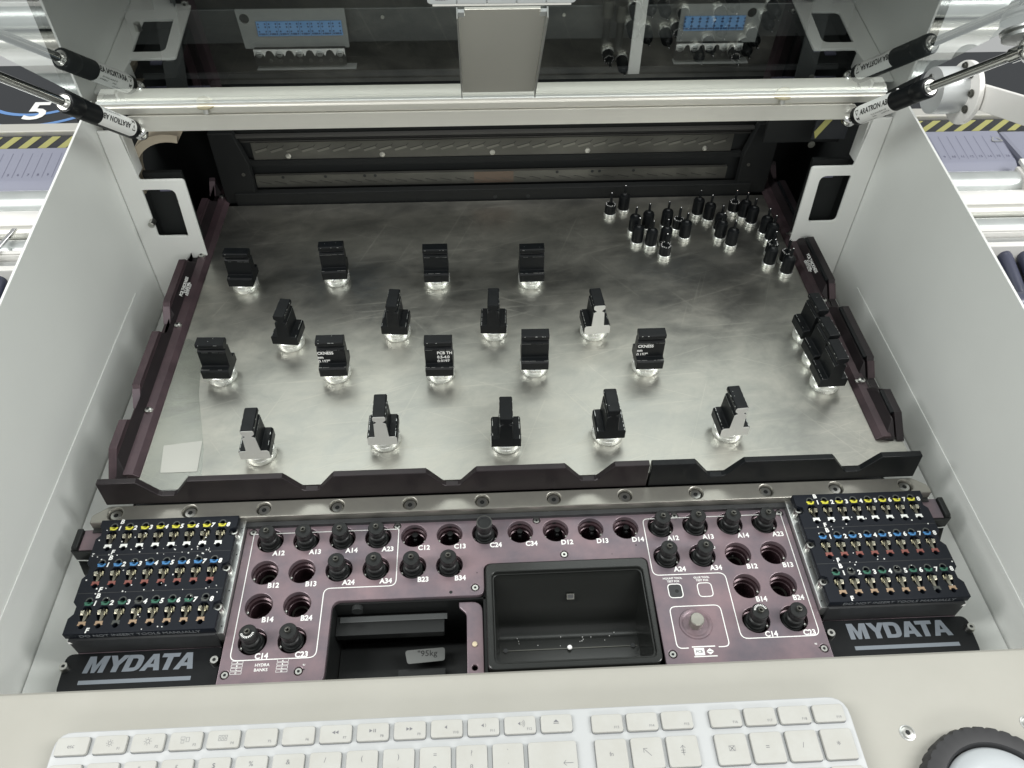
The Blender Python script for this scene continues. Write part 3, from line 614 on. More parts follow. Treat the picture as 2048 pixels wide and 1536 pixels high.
def letters(sx, parent):
    # heavy slanted capitals M Y D A T A on the name plate
    G = {'M': ([(0, 0), (0, 10), (3.2, 10), (5, 4.6), (6.8, 10), (10, 10), (10, 0), (7.4, 0), (7.4, 6.2), (5.9, 0), (4.1, 0), (2.6, 6.2), (2.6, 0)], []),
         'Y': ([(3.3, 0), (3.3, 4), (0, 10), (3, 10), (4.7, 6.6), (6.4, 10), (9.4, 10), (6.1, 4), (6.1, 0)], []),
         'D': (fillet([(0, 0), (0, 10), (8.4, 10), (8.4, 0)], [0, 0, 4.6, 4.6]), [fillet([(2.7, 2.2), (2.7, 7.8), (5.7, 7.8), (5.7, 2.2)], [0, 0, 2.4, 2.4])]),
         'A': ([(0, 0), (3.3, 10), (6.3, 10), (9.6, 0), (6.8, 0), (6.2, 2), (3.4, 2), (2.8, 0)], [[(4, 4), (5.6, 4), (4.8, 7.1)]]),
         'T': ([(2.9, 0), (2.9, 7.7), (0, 7.7), (0, 10), (8.6, 10), (8.6, 7.7), (5.7, 7.7), (5.7, 0)], [])}
    x = 0
    for ch, adv in zip('MYDATA', (10.4, 8.8, 8.6, 8.4, 8.1, 9.6)):
        o_, h_ = G[ch]
        sh = .22 if sx < 0 else -.02
        f = lambda p: [((x + a) * 1.22 + b * sh, b * 1.04) for a, b in p]
        flat('letter', f(o_), [f(h) for h in h_], 0, .12, 'grey_print', parent, 0, None, 0, off=((-269.4 if sx < 0 else 203.0), -82.9, -7.9))
        x += adv
def name_plate(sx, label):
    t = thing('name_plate', label, 'name plate', (sx * 236, -80, -8), 'black lettered name plates')
    q = fillet([(sx * 282.5, -70.2), (sx * 188.5, -69.6), (sx * 187.5, -95), (sx * 281.5, -95)], [5, 2, 2, 4])
    flat('plate', q, [], -11, -8, 'black', t, .5)
    letters(sx, t)
    a = -270 if sx < 0 else 203.6
    MB().box(a, a + 66.5, -89.9, -87.4, -7.95, -7.85).build('underline', 'grey_print', t)
    for x in (280.4, 190.6): screw(sx * x, -79.2, -8, 2.9, t, 3.4)
    return t
name_plate(-1, 'black name plate lettered MYDATA below the left tool rack')
name_plate(1, 'black name plate lettered MYDATA below the right tool rack')

# ================================================================ support blocks on magnets
def support_profile():
    half = [(10.4, 0), (10.4, 7.2), (9.2, 8.6), (5.0, 8.6), (4.3, 21.6), (4.3, 22.4), (1.9, 24.0), (4.3, 26.2), (4.5, 26.8), (4.5, 29.0), (3.8, 29.8)]
    return half + [(-x, z) for x, z in reversed(half)]
def make_block(label, ends):
    t = thing('support_block', label, 'support block', (0, 0, 18), 'black support blocks on magnets')
    MB().lathe([(10.7, 18), (11, 18.4), (11, 22.3), (10.8, 22.5), (10.8, 22.8), (11, 23), (11, 25.8), (10.5, 26.2), (.01, 26.2)], (0, 0, 0), 36, cap=False).build('magnet', 'zinc', t)
    p = [(x, z + 26.2) for x, z in support_profile()]
    MB().prism(p, 'x' if False else 'y', -10.4, 10.4).build('body', 'black', t, 0, .35)
    if ends: MB().prism([(x * .985, 26.2 + (z - 26.2) * .992 + .1) for x, z in p], 'y', -10.75, -10.5).build('sawn_end', 'cut', t, 0)
    return t
def edge_nicks(t, seed):
    rnd = random.Random(seed); b = MB()
    for k in range(4):
        y = rnd.uniform(-9, 8); l = rnd.uniform(.3, 1.6); x = rnd.choice((-4.45, 4.45)); b.box(x - .12, x + .12, y, y + l, 55.1, 55.35)
    for k in range(rnd.choice((0, 0, 1, 2))):
        x = rnd.uniform(-3, 3); b.box(x - .2, x + .2, rnd.uniform(-9, 8), 8.4, 56.02, 56.06) if False else b.lathe([(.22, 56.0), (.22, 56.05)], (x, rnd.uniform(-9, 9), 0), 6)
    for z, x0, x1 in ((34.85, 9.2, 9.5), (47.9, 4.2, 4.45)):
        for q in (-1, 1):
            y = -10.2
            while y < 9:
                l = rnd.uniform(1, 5); b.box(*sorted((q * x0, q * x1)), y, min(10.2, y + l), z, z + .08) if rnd.random() < .6 else None; y += l + rnd.uniform(.3, 2)
    b.build('worn_edges', 'alu', t, 0, local=False)
BR = [  # x, y, turn about z (deg; 0 = seen along its length), sawn end, label
 (-222.3, 244.3, 87, 0, 'black support block broadside at the far left of the back row'),
 (-145.3, 250.6, 92, 0, 'black support block broadside second from left in the back row'),
 (-58.5, 243.7, 90, 0, 'black support block broadside third from left in the back row'),
 (22.5, 241.1, 91, 0, 'black support block broadside at the right end of the back row'),
 (-174.3, 172.3, -7, 0, 'black support block seen end on, leftmost of the second row'),
 (-90.0, 180.5, -5, 0, 'black support block seen end on, second from left in the second row'),
 (-11.8, 178.4, -3, 0, 'black support block seen end on, third from left in the second row'),
 (69.3, 175.1, 4, 1, 'support block with bare sawn silver end at the right of the second row'),
 (-221.5, 137.4, 88, 0, 'unlettered black support block broadside at the far left of the third row'),
 (-134.3, 136.5, 90, 0, 'black support block lettered CKNESS, second from left in the third row'),
 (-54.4, 133.3, 89, 0, 'black support block lettered PCB TH in the middle of the plate'),
 (18.1, 136.9, 89, 0, 'unlettered black support block broadside between the lettered ones in the third row'),
 (105.5, 134.1, 90, 0, 'black support block lettered CKNESS at the right end of the third row'),
 (-180.0, 60.3, 1, 1, 'support block with bare sawn silver end at the left of the front row'),
 (-93.3, 69.0, 0, 1, 'support block with bare sawn silver end, second from left in the front row'),
 (-7.1, 63.2, -1, 0, 'black ended support block in the middle of the front row'),
 (66.3, 67.4, 1, 0, 'black ended support block, second from right in the front row'),
 (153.9, 66.5, 4, 1, 'support block with bare sawn silver end at the right of the front row'),
 (241.3, 162.7, 4, 0, 'rearmost of the three black support blocks crowded at the right rail'),
 (240.8, 135.0, 5, 0, 'middle one of the three black support blocks crowded at the right rail'),
 (239.5, 110.2, 2, 0, 'front one of the three black support blocks crowded at the right rail')]
pb = None; pe = None
rtx = Matrix.Rotation(R(90), 4, 'X')
for k, (x, y, a, ends, lb) in enumerate(BR):
    src = pe if ends else pb
    if src is None:
        o = make_block(lb, ends)
        if ends: pe = o
        else: pb = o
    else: o = dup(src, (x, y, 18), 0, lb)
    o.location = Vector((0, 0, 18)) * S
    edge_nicks(o, k)
    if 'CKNESS' in lb:   # cut from a longer lettered strip
        r = Matrix.Rotation(R(-90), 4, 'Z') @ rtx
        me_items = [('CKNESS', 3.9, (-4.62, 10.2, 45.2)), ('nm', 3.9, (-4.75, 10.4, 41.0)), ('0.157"', 3.9, (-4.88, 10.4, 36.9))]
        texts('lettering', me_items, 'print', o, r, align='LEFT', bold=.1, sx=.86)
    if 'PCB TH' in lb:
        r = Matrix.Rotation(R(-90), 4, 'Z') @ rtx
        texts('lettering', [('PCB TH', 3.9, (-4.62, 1.2, 45.2)), ('0.5-4.0', 3.9, (-4.75, 1.2, 41.0)), ('0.0197', 3.9, (-4.88, 1.2, 36.9))], 'print', o, r, align='LEFT', bold=.1, sx=.86)
    o.location = Vector((x, y, 18)) * S; o.rotation_euler = (0, 0, R(a))

# ================================================================ support pins
PINS = [ # x, y, specked, label
 (103.9, 335.5, 1, 'support pin with silvery speckled top, leftmost of all at the back of the plate'),
 (117.6, 342.1, 0, 'plain black support pin right beside the leftmost speckled one at the back'),
 (122.5, 307.7, 0, 'black support pin half hidden at the left end of the second bunch'),
 (135.6, 312.6, 0, 'black support pin behind the gap of the two front left pins'),
 (122.8, 291.0, 0, 'front left black support pin of the bunch left of the plate centre right'),
 (134.4, 286.1, 0, 'black support pin just left of the front speckled pin'),
 (153.9, 315.1, 0, 'black support pin to the left of the speckled pin in mid bunch'),
 (163.8, 310.0, 1, 'short support pin with speckled white rim in the middle of the bunch'),
 (147.8, 288.0, 0, 'black support pin standing straight behind the front speckled pin'),
 (144.4, 271.0, 1, 'front most short support pin with speckled white rim and long tip'),
 (167.5, 296.8, 0, 'black support pin in front of the mid bunch speckled pin'),
 (186.8, 332.2, 0, 'left one of two upright black support pins in the back middle'),
 (195.7, 323.8, 0, 'right one of two upright black support pins in the back middle'),
 (222.2, 335.2, 1, 'support pin with speckled top at the back right by the rail'),
 (229.9, 326.5, 0, 'black support pin right of the back right speckled pin'),
 (234.8, 316.8, 0, 'black support pin nearest the rail in the back right row of three'),
 (202.0, 307.3, 0, 'black support pin partly hidden behind another in the right pair'),
 (200.3, 295.5, 0, 'middle black support pin of the three overlapping ones right of centre'),
 (207.7, 283.7, 0, 'front black support pin of the three overlapping ones right of centre'),
 (243.2, 300.8, 0, 'rearmost black support pin of the bunch leaning on the right rail'),
 (246.0, 290.1, 0, 'second black support pin of the bunch leaning on the right rail'),
 (241.0, 270.3, 1, 'speckled support pin squeezed behind the front left pin at the right rail'),
 (250.5, 258.0, 1, 'speckled support pin between the two front pins at the right rail'),
 (235.4, 255.6, 0, 'front left black support pin of the bunch at the right rail'),
 (247.1, 242.4, 0, 'front right black support pin of the bunch at the right rail')]
def make_pin(label, sp):
    t = thing('support_pin', label, 'support pin', (0, 0, 18), 'black support pins on small magnets')
    MB().lathe([(5.7, 18), (5.9, 18.2), (5.9, 21.6), (5.6, 21.9), (.01, 21.9)], (0, 0, 0), 24, cap=False).build('magnet', 'zinc', t)
    if not sp:
        MB().lathe([(5.25, 21.8), (5.25, 34.6), (4.6, 36.2), (2.2, 37), (1.7, 37.4), (1.15, 38), (1.05, 45.6), (.6, 46.2), (.01, 46.3)], (0, 0, 0), 22, cap=False).build('body', 'black', t)
        MB().lathe([(2.0, 36.98), (1.75, 37.5), (1.2, 38.1)], (0, 0, 0), 16, cap=False).build('collar', 'char', t)
    else:
        MB().lathe([(5.25, 21.8), (5.25, 30.4), (4.9, 30.8), (1.2, 30.8), (1.15, 42.5), (.6, 43.2), (.01, 43.3)], (0, 0, 0), 22, cap=False).build('body', 'black', t)
        b = MB()
        for k in range(15):
            a = 2 * math.pi * k / 15; r = random.uniform(3.5, 4.7); x, y = r * math.cos(a), r * math.sin(a); b.box(x - random.uniform(.2, .6), x + random.uniform(.2, .6), y - .3, y + random.uniform(.2, .5), 30.8, 30.95 + random.uniform(0, .3))
        b.build('white_marks', 'print', t, 0)
    MB().sphere((0, 0, 46.0 if not sp else 43.0), .75, 8).build('tip', 'chrome', t)
    return t
pp = {}
for x, y, sp, lb in PINS:
    if sp not in pp: pp[sp] = o = make_pin(lb, sp); o.location = Vector((x, y, 18)) * S
    else: dup(pp[sp], (x, y, 18), random.uniform(0, 6), lb)

# ================================================================ keyboard
t = thing('keyboard', 'white and silver keyboard with numeric pad lying on the front desk', 'keyboard', (-42, -190, 8)); KB = t
kz = 18.0
rotk = None
flat('case', fillet([(-259.5, -250), (175.5, -250), (175.5, -127.2), (-258.6, -127.2)], [8, 8, 11, 9]), [], 9, kz, 'kbd', t, .6)
def key(x0, y0, wd, h, legs):
    o = flat('key', fillet([(x0, y0), (x0 + wd, y0), (x0 + wd, y0 + h), (x0, y0 + h)], 1.7, 3), [], kz - .6, kz + 2.1, 'key', t, .35, None, 30)
    MB().prism(fillet([(x0 - .35, y0 - .45), (x0 + wd + .3, y0 - .45), (x0 + wd + .3, y0 + h + .3), (x0 - .35, y0 + h + .3)], 2, 3), 'z', kz - .2, kz + .06).build('well', 'faint', o, 0)
    z = kz + 2.16
    for lg in legs:
        if lg[0] == 't': text('legend', lg[1], lg[2], 'legend', (x0 + lg[3], y0 + lg[4], z), o, depth=.01)
        else:
            b = MB()
            for kind, a in lg[1]:
                cx, cy = x0 + lg[2], y0 + lg[3]
                if kind == 'p': b.add([(cx + u, cy + v, z) for u, v in a], [tuple(range(len(a)))])
                if kind == 'l': line_mesh(b, [(cx + u, cy + v) for u, v in a[0]], a[1], z, a[2])
                if kind == 'a': b.ring((cx + a[0], cy + a[1]), a[2] - a[4] / 2, a[2] + a[4] / 2, R(a[3][0]), R(a[3][1]), z, 14, 0, .02)
            b.build('legend', 'legend', o, 0)
    return o
def sun(r): return [('a', (0, 0, r, (0, 360), .25))] + [('p', [(math.cos(R(a)) * (r + .5) - math.sin(R(a)) * .13, math.sin(R(a)) * (r + .5) + math.cos(R(a)) * .13), (math.cos(R(a)) * (r + .5) + math.sin(R(a)) * .13, math.sin(R(a)) * (r + .5) - math.cos(R(a)) * .13), (math.cos(R(a)) * (r + 1.1) + math.sin(R(a)) * .13, math.sin(R(a)) * (r + 1.1) - math.cos(R(a)) * .13), (math.cos(R(a)) * (r + 1.1) - math.sin(R(a)) * .13, math.sin(R(a)) * (r + 1.1) + math.cos(R(a)) * .13)]) for a in range(0, 360, 45)]
def rect(x, y, a, b): return ('l', ([(x, y), (x + a, y), (x + a, y + b), (x, y + b)], .25, True))
tri = lambda x, s=1: ('p', [(x, 0), (x + 1.7 * s, .95), (x + 1.7 * s, -.95)])
spk = [('p', [(-1, 0), (.4, 1), (.4, -1)])]
icons = {1: sun(.8), 2: sun(1.0), 3: [rect(-2.6, .2, 2.2, 1.2), rect(-2.2, -1.8, 1.6, 1.3), rect(.4, -1.2, 1.6, 2.3)], 4: [rect(-2.4 + 1.7 * i, .2 - 1.7 * j, 1.1, 1.1) for i in range(3) for j in range(2)],
         7: [tri(-1.8), tri(0)], 8: [tri(0, -1), ('p', [(.5, -.9), (.5, .9), (.9, .9), (.9, -.9)]), ('p', [(1.4, -.9), (1.4, .9), (1.8, .9), (1.8, -.9)])], 9: [tri(0, -1), tri(1.8, -1)],
         10: spk, 11: spk + [('a', (.4, 0, 1.1, (-50, 50), .2))], 12: spk + [('a', (.4, 0, r, (-50, 50), .2)) for r in (1.0, 1.7, 2.4)],
         13: [('p', [(-1.5, -.1), (0, 1.4), (1.5, -.1)]), ('p', [(-1.5, -.9), (-1.5, -.5), (1.5, -.5), (1.5, -.9)])]}
fy = -140.0; fh = 9.3
for k in range(14):
    x = -256.4 + 19.97 * k; lg = []
    if k == 0: lg = [('t', 'esc', 3.0, 8.2, 4.4)]
    else:
        if k in icons: lg.append(('i', icons[k], 8.4, 5.2))
        if k < 13: lg.append(('t', 'F%d' % k, 1.9, 13.6, 2.2))
    key(x, fy, 17.2, fh, lg)
for k in range(3): key(31.0 + 19.3 * k, fy - 1.4, 17.0, fh + .2, [('t', 'F%d' % (13 + k), 1.9, 13.4, 2.2)])
for k in range(4): key(96.4 + 19.3 * k, fy - 1.6, 17.2, fh + .2, [('t', 'F%d' % (16 + k), 1.9, 13.4, 2.2)])
ry = -160.6; rh = 15.9
for k, (a, b) in enumerate([('°', '^'), ('!', '1'), ('"', '2'), ('§', '3'), ('$', '4'), ('%', '5'), ('&', '6'), ('/', '7'), ('(', '8'), (')', '9'), ('=', '0'), ('?', 'ß'), ('`', '´')]):
    key(-256.0 + 19.36 * k, ry, 16.6, rh, [('t', a, 3.6, 8.2, 11.6), ('t', b, 3.6, 8.2, 4.6)])
arrow = [('p', [(-2.6, -.15), (-2.6, .15), (2.6, .15), (2.6, -.15)]), ('l', ([(-1.2, 1.3), (-2.6, 0), (-1.2, -1.3)], .28, False))]
key(-4.6, ry - .2, 26, rh, [('i', arrow, 21, 4.6)])
diag = [('p', [(-1.7, 1.9), (-1.9, 1.7), (1.9, -2.1), (2.1, -1.9)]), ('l', ([(-1.9, -.2), (-1.9, 1.9), (.2, 1.9)], .28, False))]
pgup = [('p', [(-.15, -2.6), (.15, -2.6), (.15, 2.4), (-.15, 2.4)]), ('l', ([(-1.3, 1.2), (0, 2.6), (1.3, 1.2)], .28, False)), ('p', [(-1.2, -.1), (1.2, -.1), (1.2, .2), (-1.2, .2)]), ('p', [(-1.2, -1.2), (1.2, -1.2), (1.2, -.9), (-1.2, -.9)])]
clr = [rect(-1.6, -1.3, 3.2, 2.6), ('p', [(-1.3, 1.0), (-1.0, 1.2), (1.3, -1.0), (1.0, -1.2)]), ('p', [(-1.3, -1.0), (1.0, 1.2), (1.3, 1.0), (-1.0, -1.2)])]
for k, lg in enumerate([[('t', 'fn', 3.0, 8.4, 8)], [('i', diag, 8.4, 8.2)], [('i', pgup, 8.4, 8.2)]]): key(31.4 + 19.3 * k, ry - .4, 17.0, rh, lg)
for k, lg in enumerate([[('i', clr, 8.4, 8.2)], [('t', '=', 4.0, 8.4, 8)], [('t', '/', 4.0, 8.4, 8)], [('t', '*', 5.0, 8.4, 7.2)]]): key(96.4 + 19.4 * k, ry - .6, 17.2, rh, lg)
for k, a in enumerate('789-'): key(96.6 + 19.4 * k, ry - 19.8, 17.2, rh, [('t', a, 4, 8.4, 8)])

# ================================================================ jog wheel and desk screws
t = thing('jog_wheel', 'black knurled jog wheel with pale grey dial at the lower right of the desk', 'jog wheel', (242, -187, 8))
c = (241.5, -187.2, 8); n = 216; vs = []; fs = []
prof = [(41.2, 0), (41.2, 6.5), (40.0, 9.4), (36, 10.6), (31.6, 10.4), (30.4, 8.5), (30.2, 3)]
for j, (r, z) in enumerate(prof):
    for i in range(n):
        a = 2 * math.pi * i / n; rr = r - (.8 if (i % 6 < 2 and j < 3) else 0); vs.append((c[0] + rr * math.cos(a), c[1] + rr * math.sin(a), c[2] + z))
for j in range(len(prof) - 1):
    for i in range(n): fs.append((j * n + i, j * n + (i + 1) % n, (j + 1) * n + (i + 1) % n, (j + 1) * n + i))
MB().add(vs, fs).build('knurled_ring', 'rubber', t, 35)
MB().lathe([(30, 3), (29.4, 8.6), (27.5, 11.4), (20, 14.6), (9, 16.4), (.01, 16.8)], c, 64, cap=False).build('dial', 'dial', t, 60)
def desk_screw(x, y, label):
    t = thing('desk_screw', label, 'screw', (x, y, 8), 'torx screws sunk in the desk')
    MB().lathe([(4.4, 8.05), (4.3, 8.3), (3.7, 8.45)], (x, y, 0), 26, cap=False).build('rim', 'alu', t)
    screw_mb(x, y, 8.0, 3.7, .9).build('head', ['steel', 'satin'], t)
desk_screw(208.2, -145.6, 'torx screw in the desk between keyboard and jog wheel')
desk_screw(278.5, -143.6, 'torx screw in the desk cut by the right picture edge above the jog wheel')

# ================================================================ raised hood: glass, front bar, bracket, monitor, struts
U = Vector((0, -math.cos(R(41)), math.sin(R(41)))); N = Vector((0, math.sin(R(41)), math.cos(R(41)))); G0 = Vector((0, 280, 166))
t = thing('hood', 'raised machine hood with dark tinted glass and silver front bar across the opening', 'hood', (0, 283, 144))
pr = [(284, 144.2), (281.2, 144.5), (280.6, 145.4), (280.4, 155.6), (281.2, 156.8), (282.4, 157.4), (282.4, 158.4), (280.4, 159.2), (280.1, 163.8), (281.4, 164.4), (281.6, 167.6), (283, 169.0), (285, 170.4), (296, 171.5), (296, 144.2)]
me = MB()
me.prism(pr[5:-1] + [(296, 157)], 'x', -305, 300); me.prism(fillet([(-288.5, 144.2), (280.5, 144.2), (280.5, 157.2), (-288.5, 157.2)], [1, 1, 6, 6]), 'y', 280.4, 295)
me.build('front_bar', 'satalu', t, 35, .25)
for x in (-225, 217.5):
    b = MB(); b.lathe([(6, 0), (6, .8), (4.4, 1.4)], (x, 279.4, 164.6), 22, (0, -.25, -1), 0); b.cyl((x, 279.2, 163.4), (x, 278.2, 159.6), 2.5, 8, mi=1); b.build('bar_screw', ['gold', 'steel'], t)
def gp(x, s, off=0): q = G0 + U * s + N * off; return (x, q.y, q.z)
x0, x1 = -303, 297
vs = [gp(x, s, 0) for s in (6, 560) for x in (x0, x1)]
MB().add(vs, [(0, 1, 3, 2)]).build('glass_pane', 'glass', t, 0)
b = MB(); b.add([gp(x0, 5, -.4), gp(x1, 5, -.4), gp(x1, 5, 1.8), gp(x0, 5, 1.8), gp(x0, 6, -.4), gp(x1, 6, -.4), gp(x1, 6, 1.8), gp(x0, 6, 1.8)], [(0, 1, 2, 3), (4, 5, 6, 7), (0, 1, 5, 4), (3, 2, 6, 7), (0, 3, 7, 4), (1, 2, 6, 5)]); b.build('glass_edge', 'alu', t, 0)
# bracket under the glass carrying the monitor
t = thing('monitor_bracket', 'plain satin metal bracket plate hanging below the monitor in the middle of the hood', 'bracket', gp(-7, 120, -4))
GR = Matrix(((1, 0, 0), (0, U.y, N.y), (0, U.z, N.z))).to_4x4()
def gflat(nm, outer, z0, z1, mt, par, bevel=0, holes=()):
    return flat(nm, outer, holes, z0, z1, mt, par, bevel, GR, 40, off=G0)
gflat('plate', [(-30.4, 43), (20.4, 43), (15.6, 199), (15.6, 203), (12.4, 203), (12.4, 207), (-26.4, 207), (-26.4, 199), (-29.8, 199)], -5, -3.6, 'brk', t, .25)
gflat('side_flange', [(-31.2, 43), (-30.5, 43), (-29.9, 206), (-30.6, 206)], -9, -3.4, 'alu', t); gflat('side_flange', [(20.5, 43), (21.3, 43), (16.5, 206), (15.7, 206)], -9, -3.4, 'alu', t)
gflat('clip', [(-30, 199.4), (-26.6, 199.4), (-26.6, 206), (-30, 206)], -6, -4.4, 'mon', t); gflat('clip', [(12.6, 199.4), (15.6, 199.4), (15.6, 206), (12.6, 206)], -6, -4.4, 'mon', t)
t = thing('monitor', 'silver monitor edge with a row of five buttons at the top of the picture', 'monitor', (-8, 106, 308))
MB().box(-44.0, 27.6, 100.6, 113, 308.9, 318).build('casing', 'mon', t, 0, .8)
MB().box(-41.6, 25.4, 100.2, 112, 307.9, 309).build('lower_lip', 'edge', t, 0, .2)
bx = [(-44, -30), (-29.6, -15.6), (-15.2, -1.3), (-.9, 12.9), (13.3, 27.6)]
for k, (a, c_) in enumerate(bx):
    o = MB().prism(fillet([(a, 309.2), (c_, 309.2), (c_, 316), (a, 316)], [2.4 if k == 0 else .5, 2.4 if k == 4 else .5, .5, .5]), 'y', 99.2, 100.9).build('button', 'mon', t, 30, .35)
rt = Matrix.Rotation(R(90), 4, 'X')
texts('button_print', [('SELECT', 1.9, (-37, 99.1, 311.6)), ('-', 2.6, (-22.4, 99.1, 311.8)), ('+', 2.6, (-8, 99.1, 311.9)), ('1-2/RESET', 1.8, (6.1, 99.1, 312.0))], 'legend', t, rt, bold=.02)
b = MB(); b.ring((0, 0), .75, 1.0, R(-230), R(50), 0, 16); b.box(-.12, .12, .3, 1.3, -.02, .02); me = b.mesh('power_mark'); me.transform(rt); me.transform(Matrix.Translation(Vector((21, 99.05, 312.2)) * S)); finish('power_mark', me, 'legend', t, 0)
b = MB(); b.lathe([(.85, 0), (.85, .1)], (15.6, 99.2, 312.2), 14, (0, -1, 0)); b.build('power_led', 'lcd', t)

def strut(sx, A, B, C, label):
    t = thing('gas_strut', label, 'gas strut', A, 'gas struts holding the hood'); A, B, C = Vector(A), Vector(B), Vector(C); d = (B - A).normalized(); L = (B - A).length
    MB().lathe([(7.1, 12), (7.1, L - 14), (6.9, L - 13.4), (7.1, L - 12.8), (7.1, L - 1.2), (6.2, L), (5.4, L), (4.9, L - 1), (3.4, L - 1)], A, 30, d).build('cylinder', 'black', t, 40)
    b = MB(); b.lathe([(4.4, 6), (4.4, 12)], A, 18, d); b.sphere(A, 5.6, 18); b.build('lower_ball_joint', 'chrome', t)
    b = MB(); b.lathe([(5.2, L - .6), (5.0, L + .6), (3.2, L + .4)], A, 26, d, cap=False); b.build('collar', 'steel', t)
    b = MB(); b.cyl(A + d * (L - 2), C, 3.1, 20); b.build('rod', 'chrome', t)
    b = MB(); b.sphere(C, 7.6, 22); b.lathe([(4.6, -14), (4.6, -3)], C, 18, C - A); b.build('upper_ball_joint', 'chrome', t)
    b = MB(); b.cyl(C, C + N * 8, 2.8, 16); b.lathe([(16, 6), (16, 8), (13, 8.4), (13, 9.4), (17, 9.6), (17, 10.9)], C, 36, N); b.build('hood_mount', 'alu', t)
    # wrapped sticker with printed maker
    cam_v = (Vector((-24.3, -295.8, 466.35)) - A); e1 = (cam_v - d * cam_v.dot(d)).normalized(); e2 = e1.cross(d)
    def wrap(a, w, r): th = w / 7.1; return A + d * a + (e1 * math.cos(th) + e2 * math.sin(th)) * r
    a0, a1 = 17, 57; vs = []; fs = []; tw = -4 if sx < 0 else 0; nn = 16
    for i in range(nn + 1):
        w_ = -11 + 21 * i / nn + tw
        vs += [wrap(a0 + (2.5 if i in (0, nn) else 0.8 if i in (1, nn - 1) else 0), w_, 7.17), wrap(a1, w_, 7.17)]
    fs = [(2 * i, 2 * i + 1, 2 * i + 3, 2 * i + 2) for i in range(nn)]
    st = MB().add(vs, fs).build('sticker', 'sticker', t, 60)
    bm = bmesh.new()
    for s_, size, al, a, w_, bo in [('ARATRON AB', 5.4, 'LEFT', 24.5, 1.8 , .12), ('Tel. (Stockholm) 08-404 16 00', 1.5, 'LEFT', 36, -2.6, .0), ('Sweden', 1.5, 'LEFT', 36, -4.6, 0), ('Fax 08-98 42 81', 1.5, 'LEFT', 46, -4.6, 0), ('Made in Germany  Patents pending', 1.4, 'LEFT', 19, -7.0, 0)]:
        me = text_mesh(s_, size, bold=bo, align=al, depth=.0, space=.95, shear=.15 if size > 5 else 0)
        for v in me.vertices:
            p = wrap(a + v.co.x / S, (w_ + v.co.y / S) + tw, 7.48); v.co = p * S
        bm.from_mesh(me); bpy.data.meshes.remove(me)
    k = len(bm.verts)
    def q(pts):
        f = [bm.verts.new(wrap(a, w_ + tw, 7.4) * S) for a, w_ in pts]; bm.faces.new(f)
    # little emblem: frame with a chevron
    for pts in ([(19, 4.6), (22.6, 4.6), (22.6, 4.0), (19, 4.0)], [(19, 4.0), (19.5, 4.0), (19.5, -1.4), (19, -1.4)], [(22.1, 4.0), (22.6, 4.0), (22.6, -1.4), (22.1, -1.4)], [(19.8, 3.4), (20.9, 1.4), (20.9, .2), (19.8, 2.4)], [(21.9, 3.4), (20.9, 1.4), (20.9, .2), (21.9, 2.4)], [(19, -1.4), (22.6, -1.4), (21.8, -3.4), (20.8, -2.2), (19.8, -3.4)]): q(pts)
    me = bpy.data.meshes.new('maker_print'); bm.to_mesh(me); bm.free(); finish('maker_print', me, 'ink', t, 0)
    return t
strut(-1, (-280, 281, 143), (-294.5, 217, 202), (-316, 117, 294), 'black gas strut with white sticker slanting up from the left end of the bar')
strut(1, (277, 281, 143.5), (291, 213, 205), (305, 152, 259.5), 'black gas strut with white sticker slanting up from the right end of the bar')
# hinge hub and arm outside the right panel
t = thing('hinge_hub', 'round pale metal hinge hub with bolts and a white arm beyond the right panel', 'hinge', (336, 262, 178))
b = MB(); b.cyl((326, 266, 175), (346, 266, 175), 17, 40); b.build('hub', 'mon', t)
b = MB(); b.cyl((346, 260, 176), (350, 260, 176), 23, 48); b.build('flange', 'lacq', t, 40, .6)
for y, z in ((247, 182), (246, 170), (268, 193), (257, 192)):
    b = MB(); b.lathe([(3, 0), (3, .6), (2.2, .6), (2.2, 1.8), (1.2, 1.8), (1.0, 1)], (345.6, y, z), 18, (-1, 0, 0)); b.build('hub_bolt', 'gstrip', t)
b = MB(); b.lathe([(3, 0), (3, .6), (2, .8)], (325.4, 272, 182), 18, (-1, 0, 0)); b.build('pivot_screw', 'steel', t)
dv = Vector((0, -.94, .30)).normalized(); pv = Vector((0, .30, .94)); a0 = Vector((350, 255, 177))
pts = [a0 + pv * 9, a0 + dv * 200 + pv * 9, a0 + dv * 200 - pv * 9, a0 - pv * 9]
MB().prism([(p.y, p.z) for p in pts], 'x', 351, 355).build('arm', 'lacq', t, 0, .5)

# ================================================================ inside the opening: conveyors and gantry
t = thing('conveyor', 'dark rear conveyor with two grooved metal strips across the back of the opening', 'conveyor', (0, 380, 18))
MB().box(-252, 246, 366, 373.5, 16, 30).build('lower_beam', 'dim', t, 0, .6)
MB().box(-246, 240, 371.5, 374.4, 22.5, 24.2).build('lower_lip', 'dimrail', t)
for x in (28, -4): MB().lathe([(2, 0), (2, .2)], (x, 366, 21), 12, (0, -1, 0)).build('beam_hole', 'void', t)
MB().box(-231, 221.5, 374.5, 378, 31.5, 44).build('lower_strip', 'gstrip', t)
MB().box(-4 - 20, 14, 374.3, 377, 31.8, 43.8).build('worn_patch', 'copper', t)
MB().box(-228, 221.5, 376.5, 380, 60, 77.5).build('upper_strip', 'gstrip', t)
MB().box(-246, 238, 377, 381, 77.8, 79).build('strip_edge', 'dimrail', t); MB().box(-246, 238, 372, 376, 84.6, 87).build('upper_rail', 'dimrail', t); MB().box(-246, 238, 376, 384, 90, 130).build('upper_beam', 'dim', t)
MB().box(-252, 246, 384, 392, 16, 130).build('back_board', 'void', t); MB().box(-240, 232, 375, 380, 54, 59.4).build('middle_lip', 'dim', t)
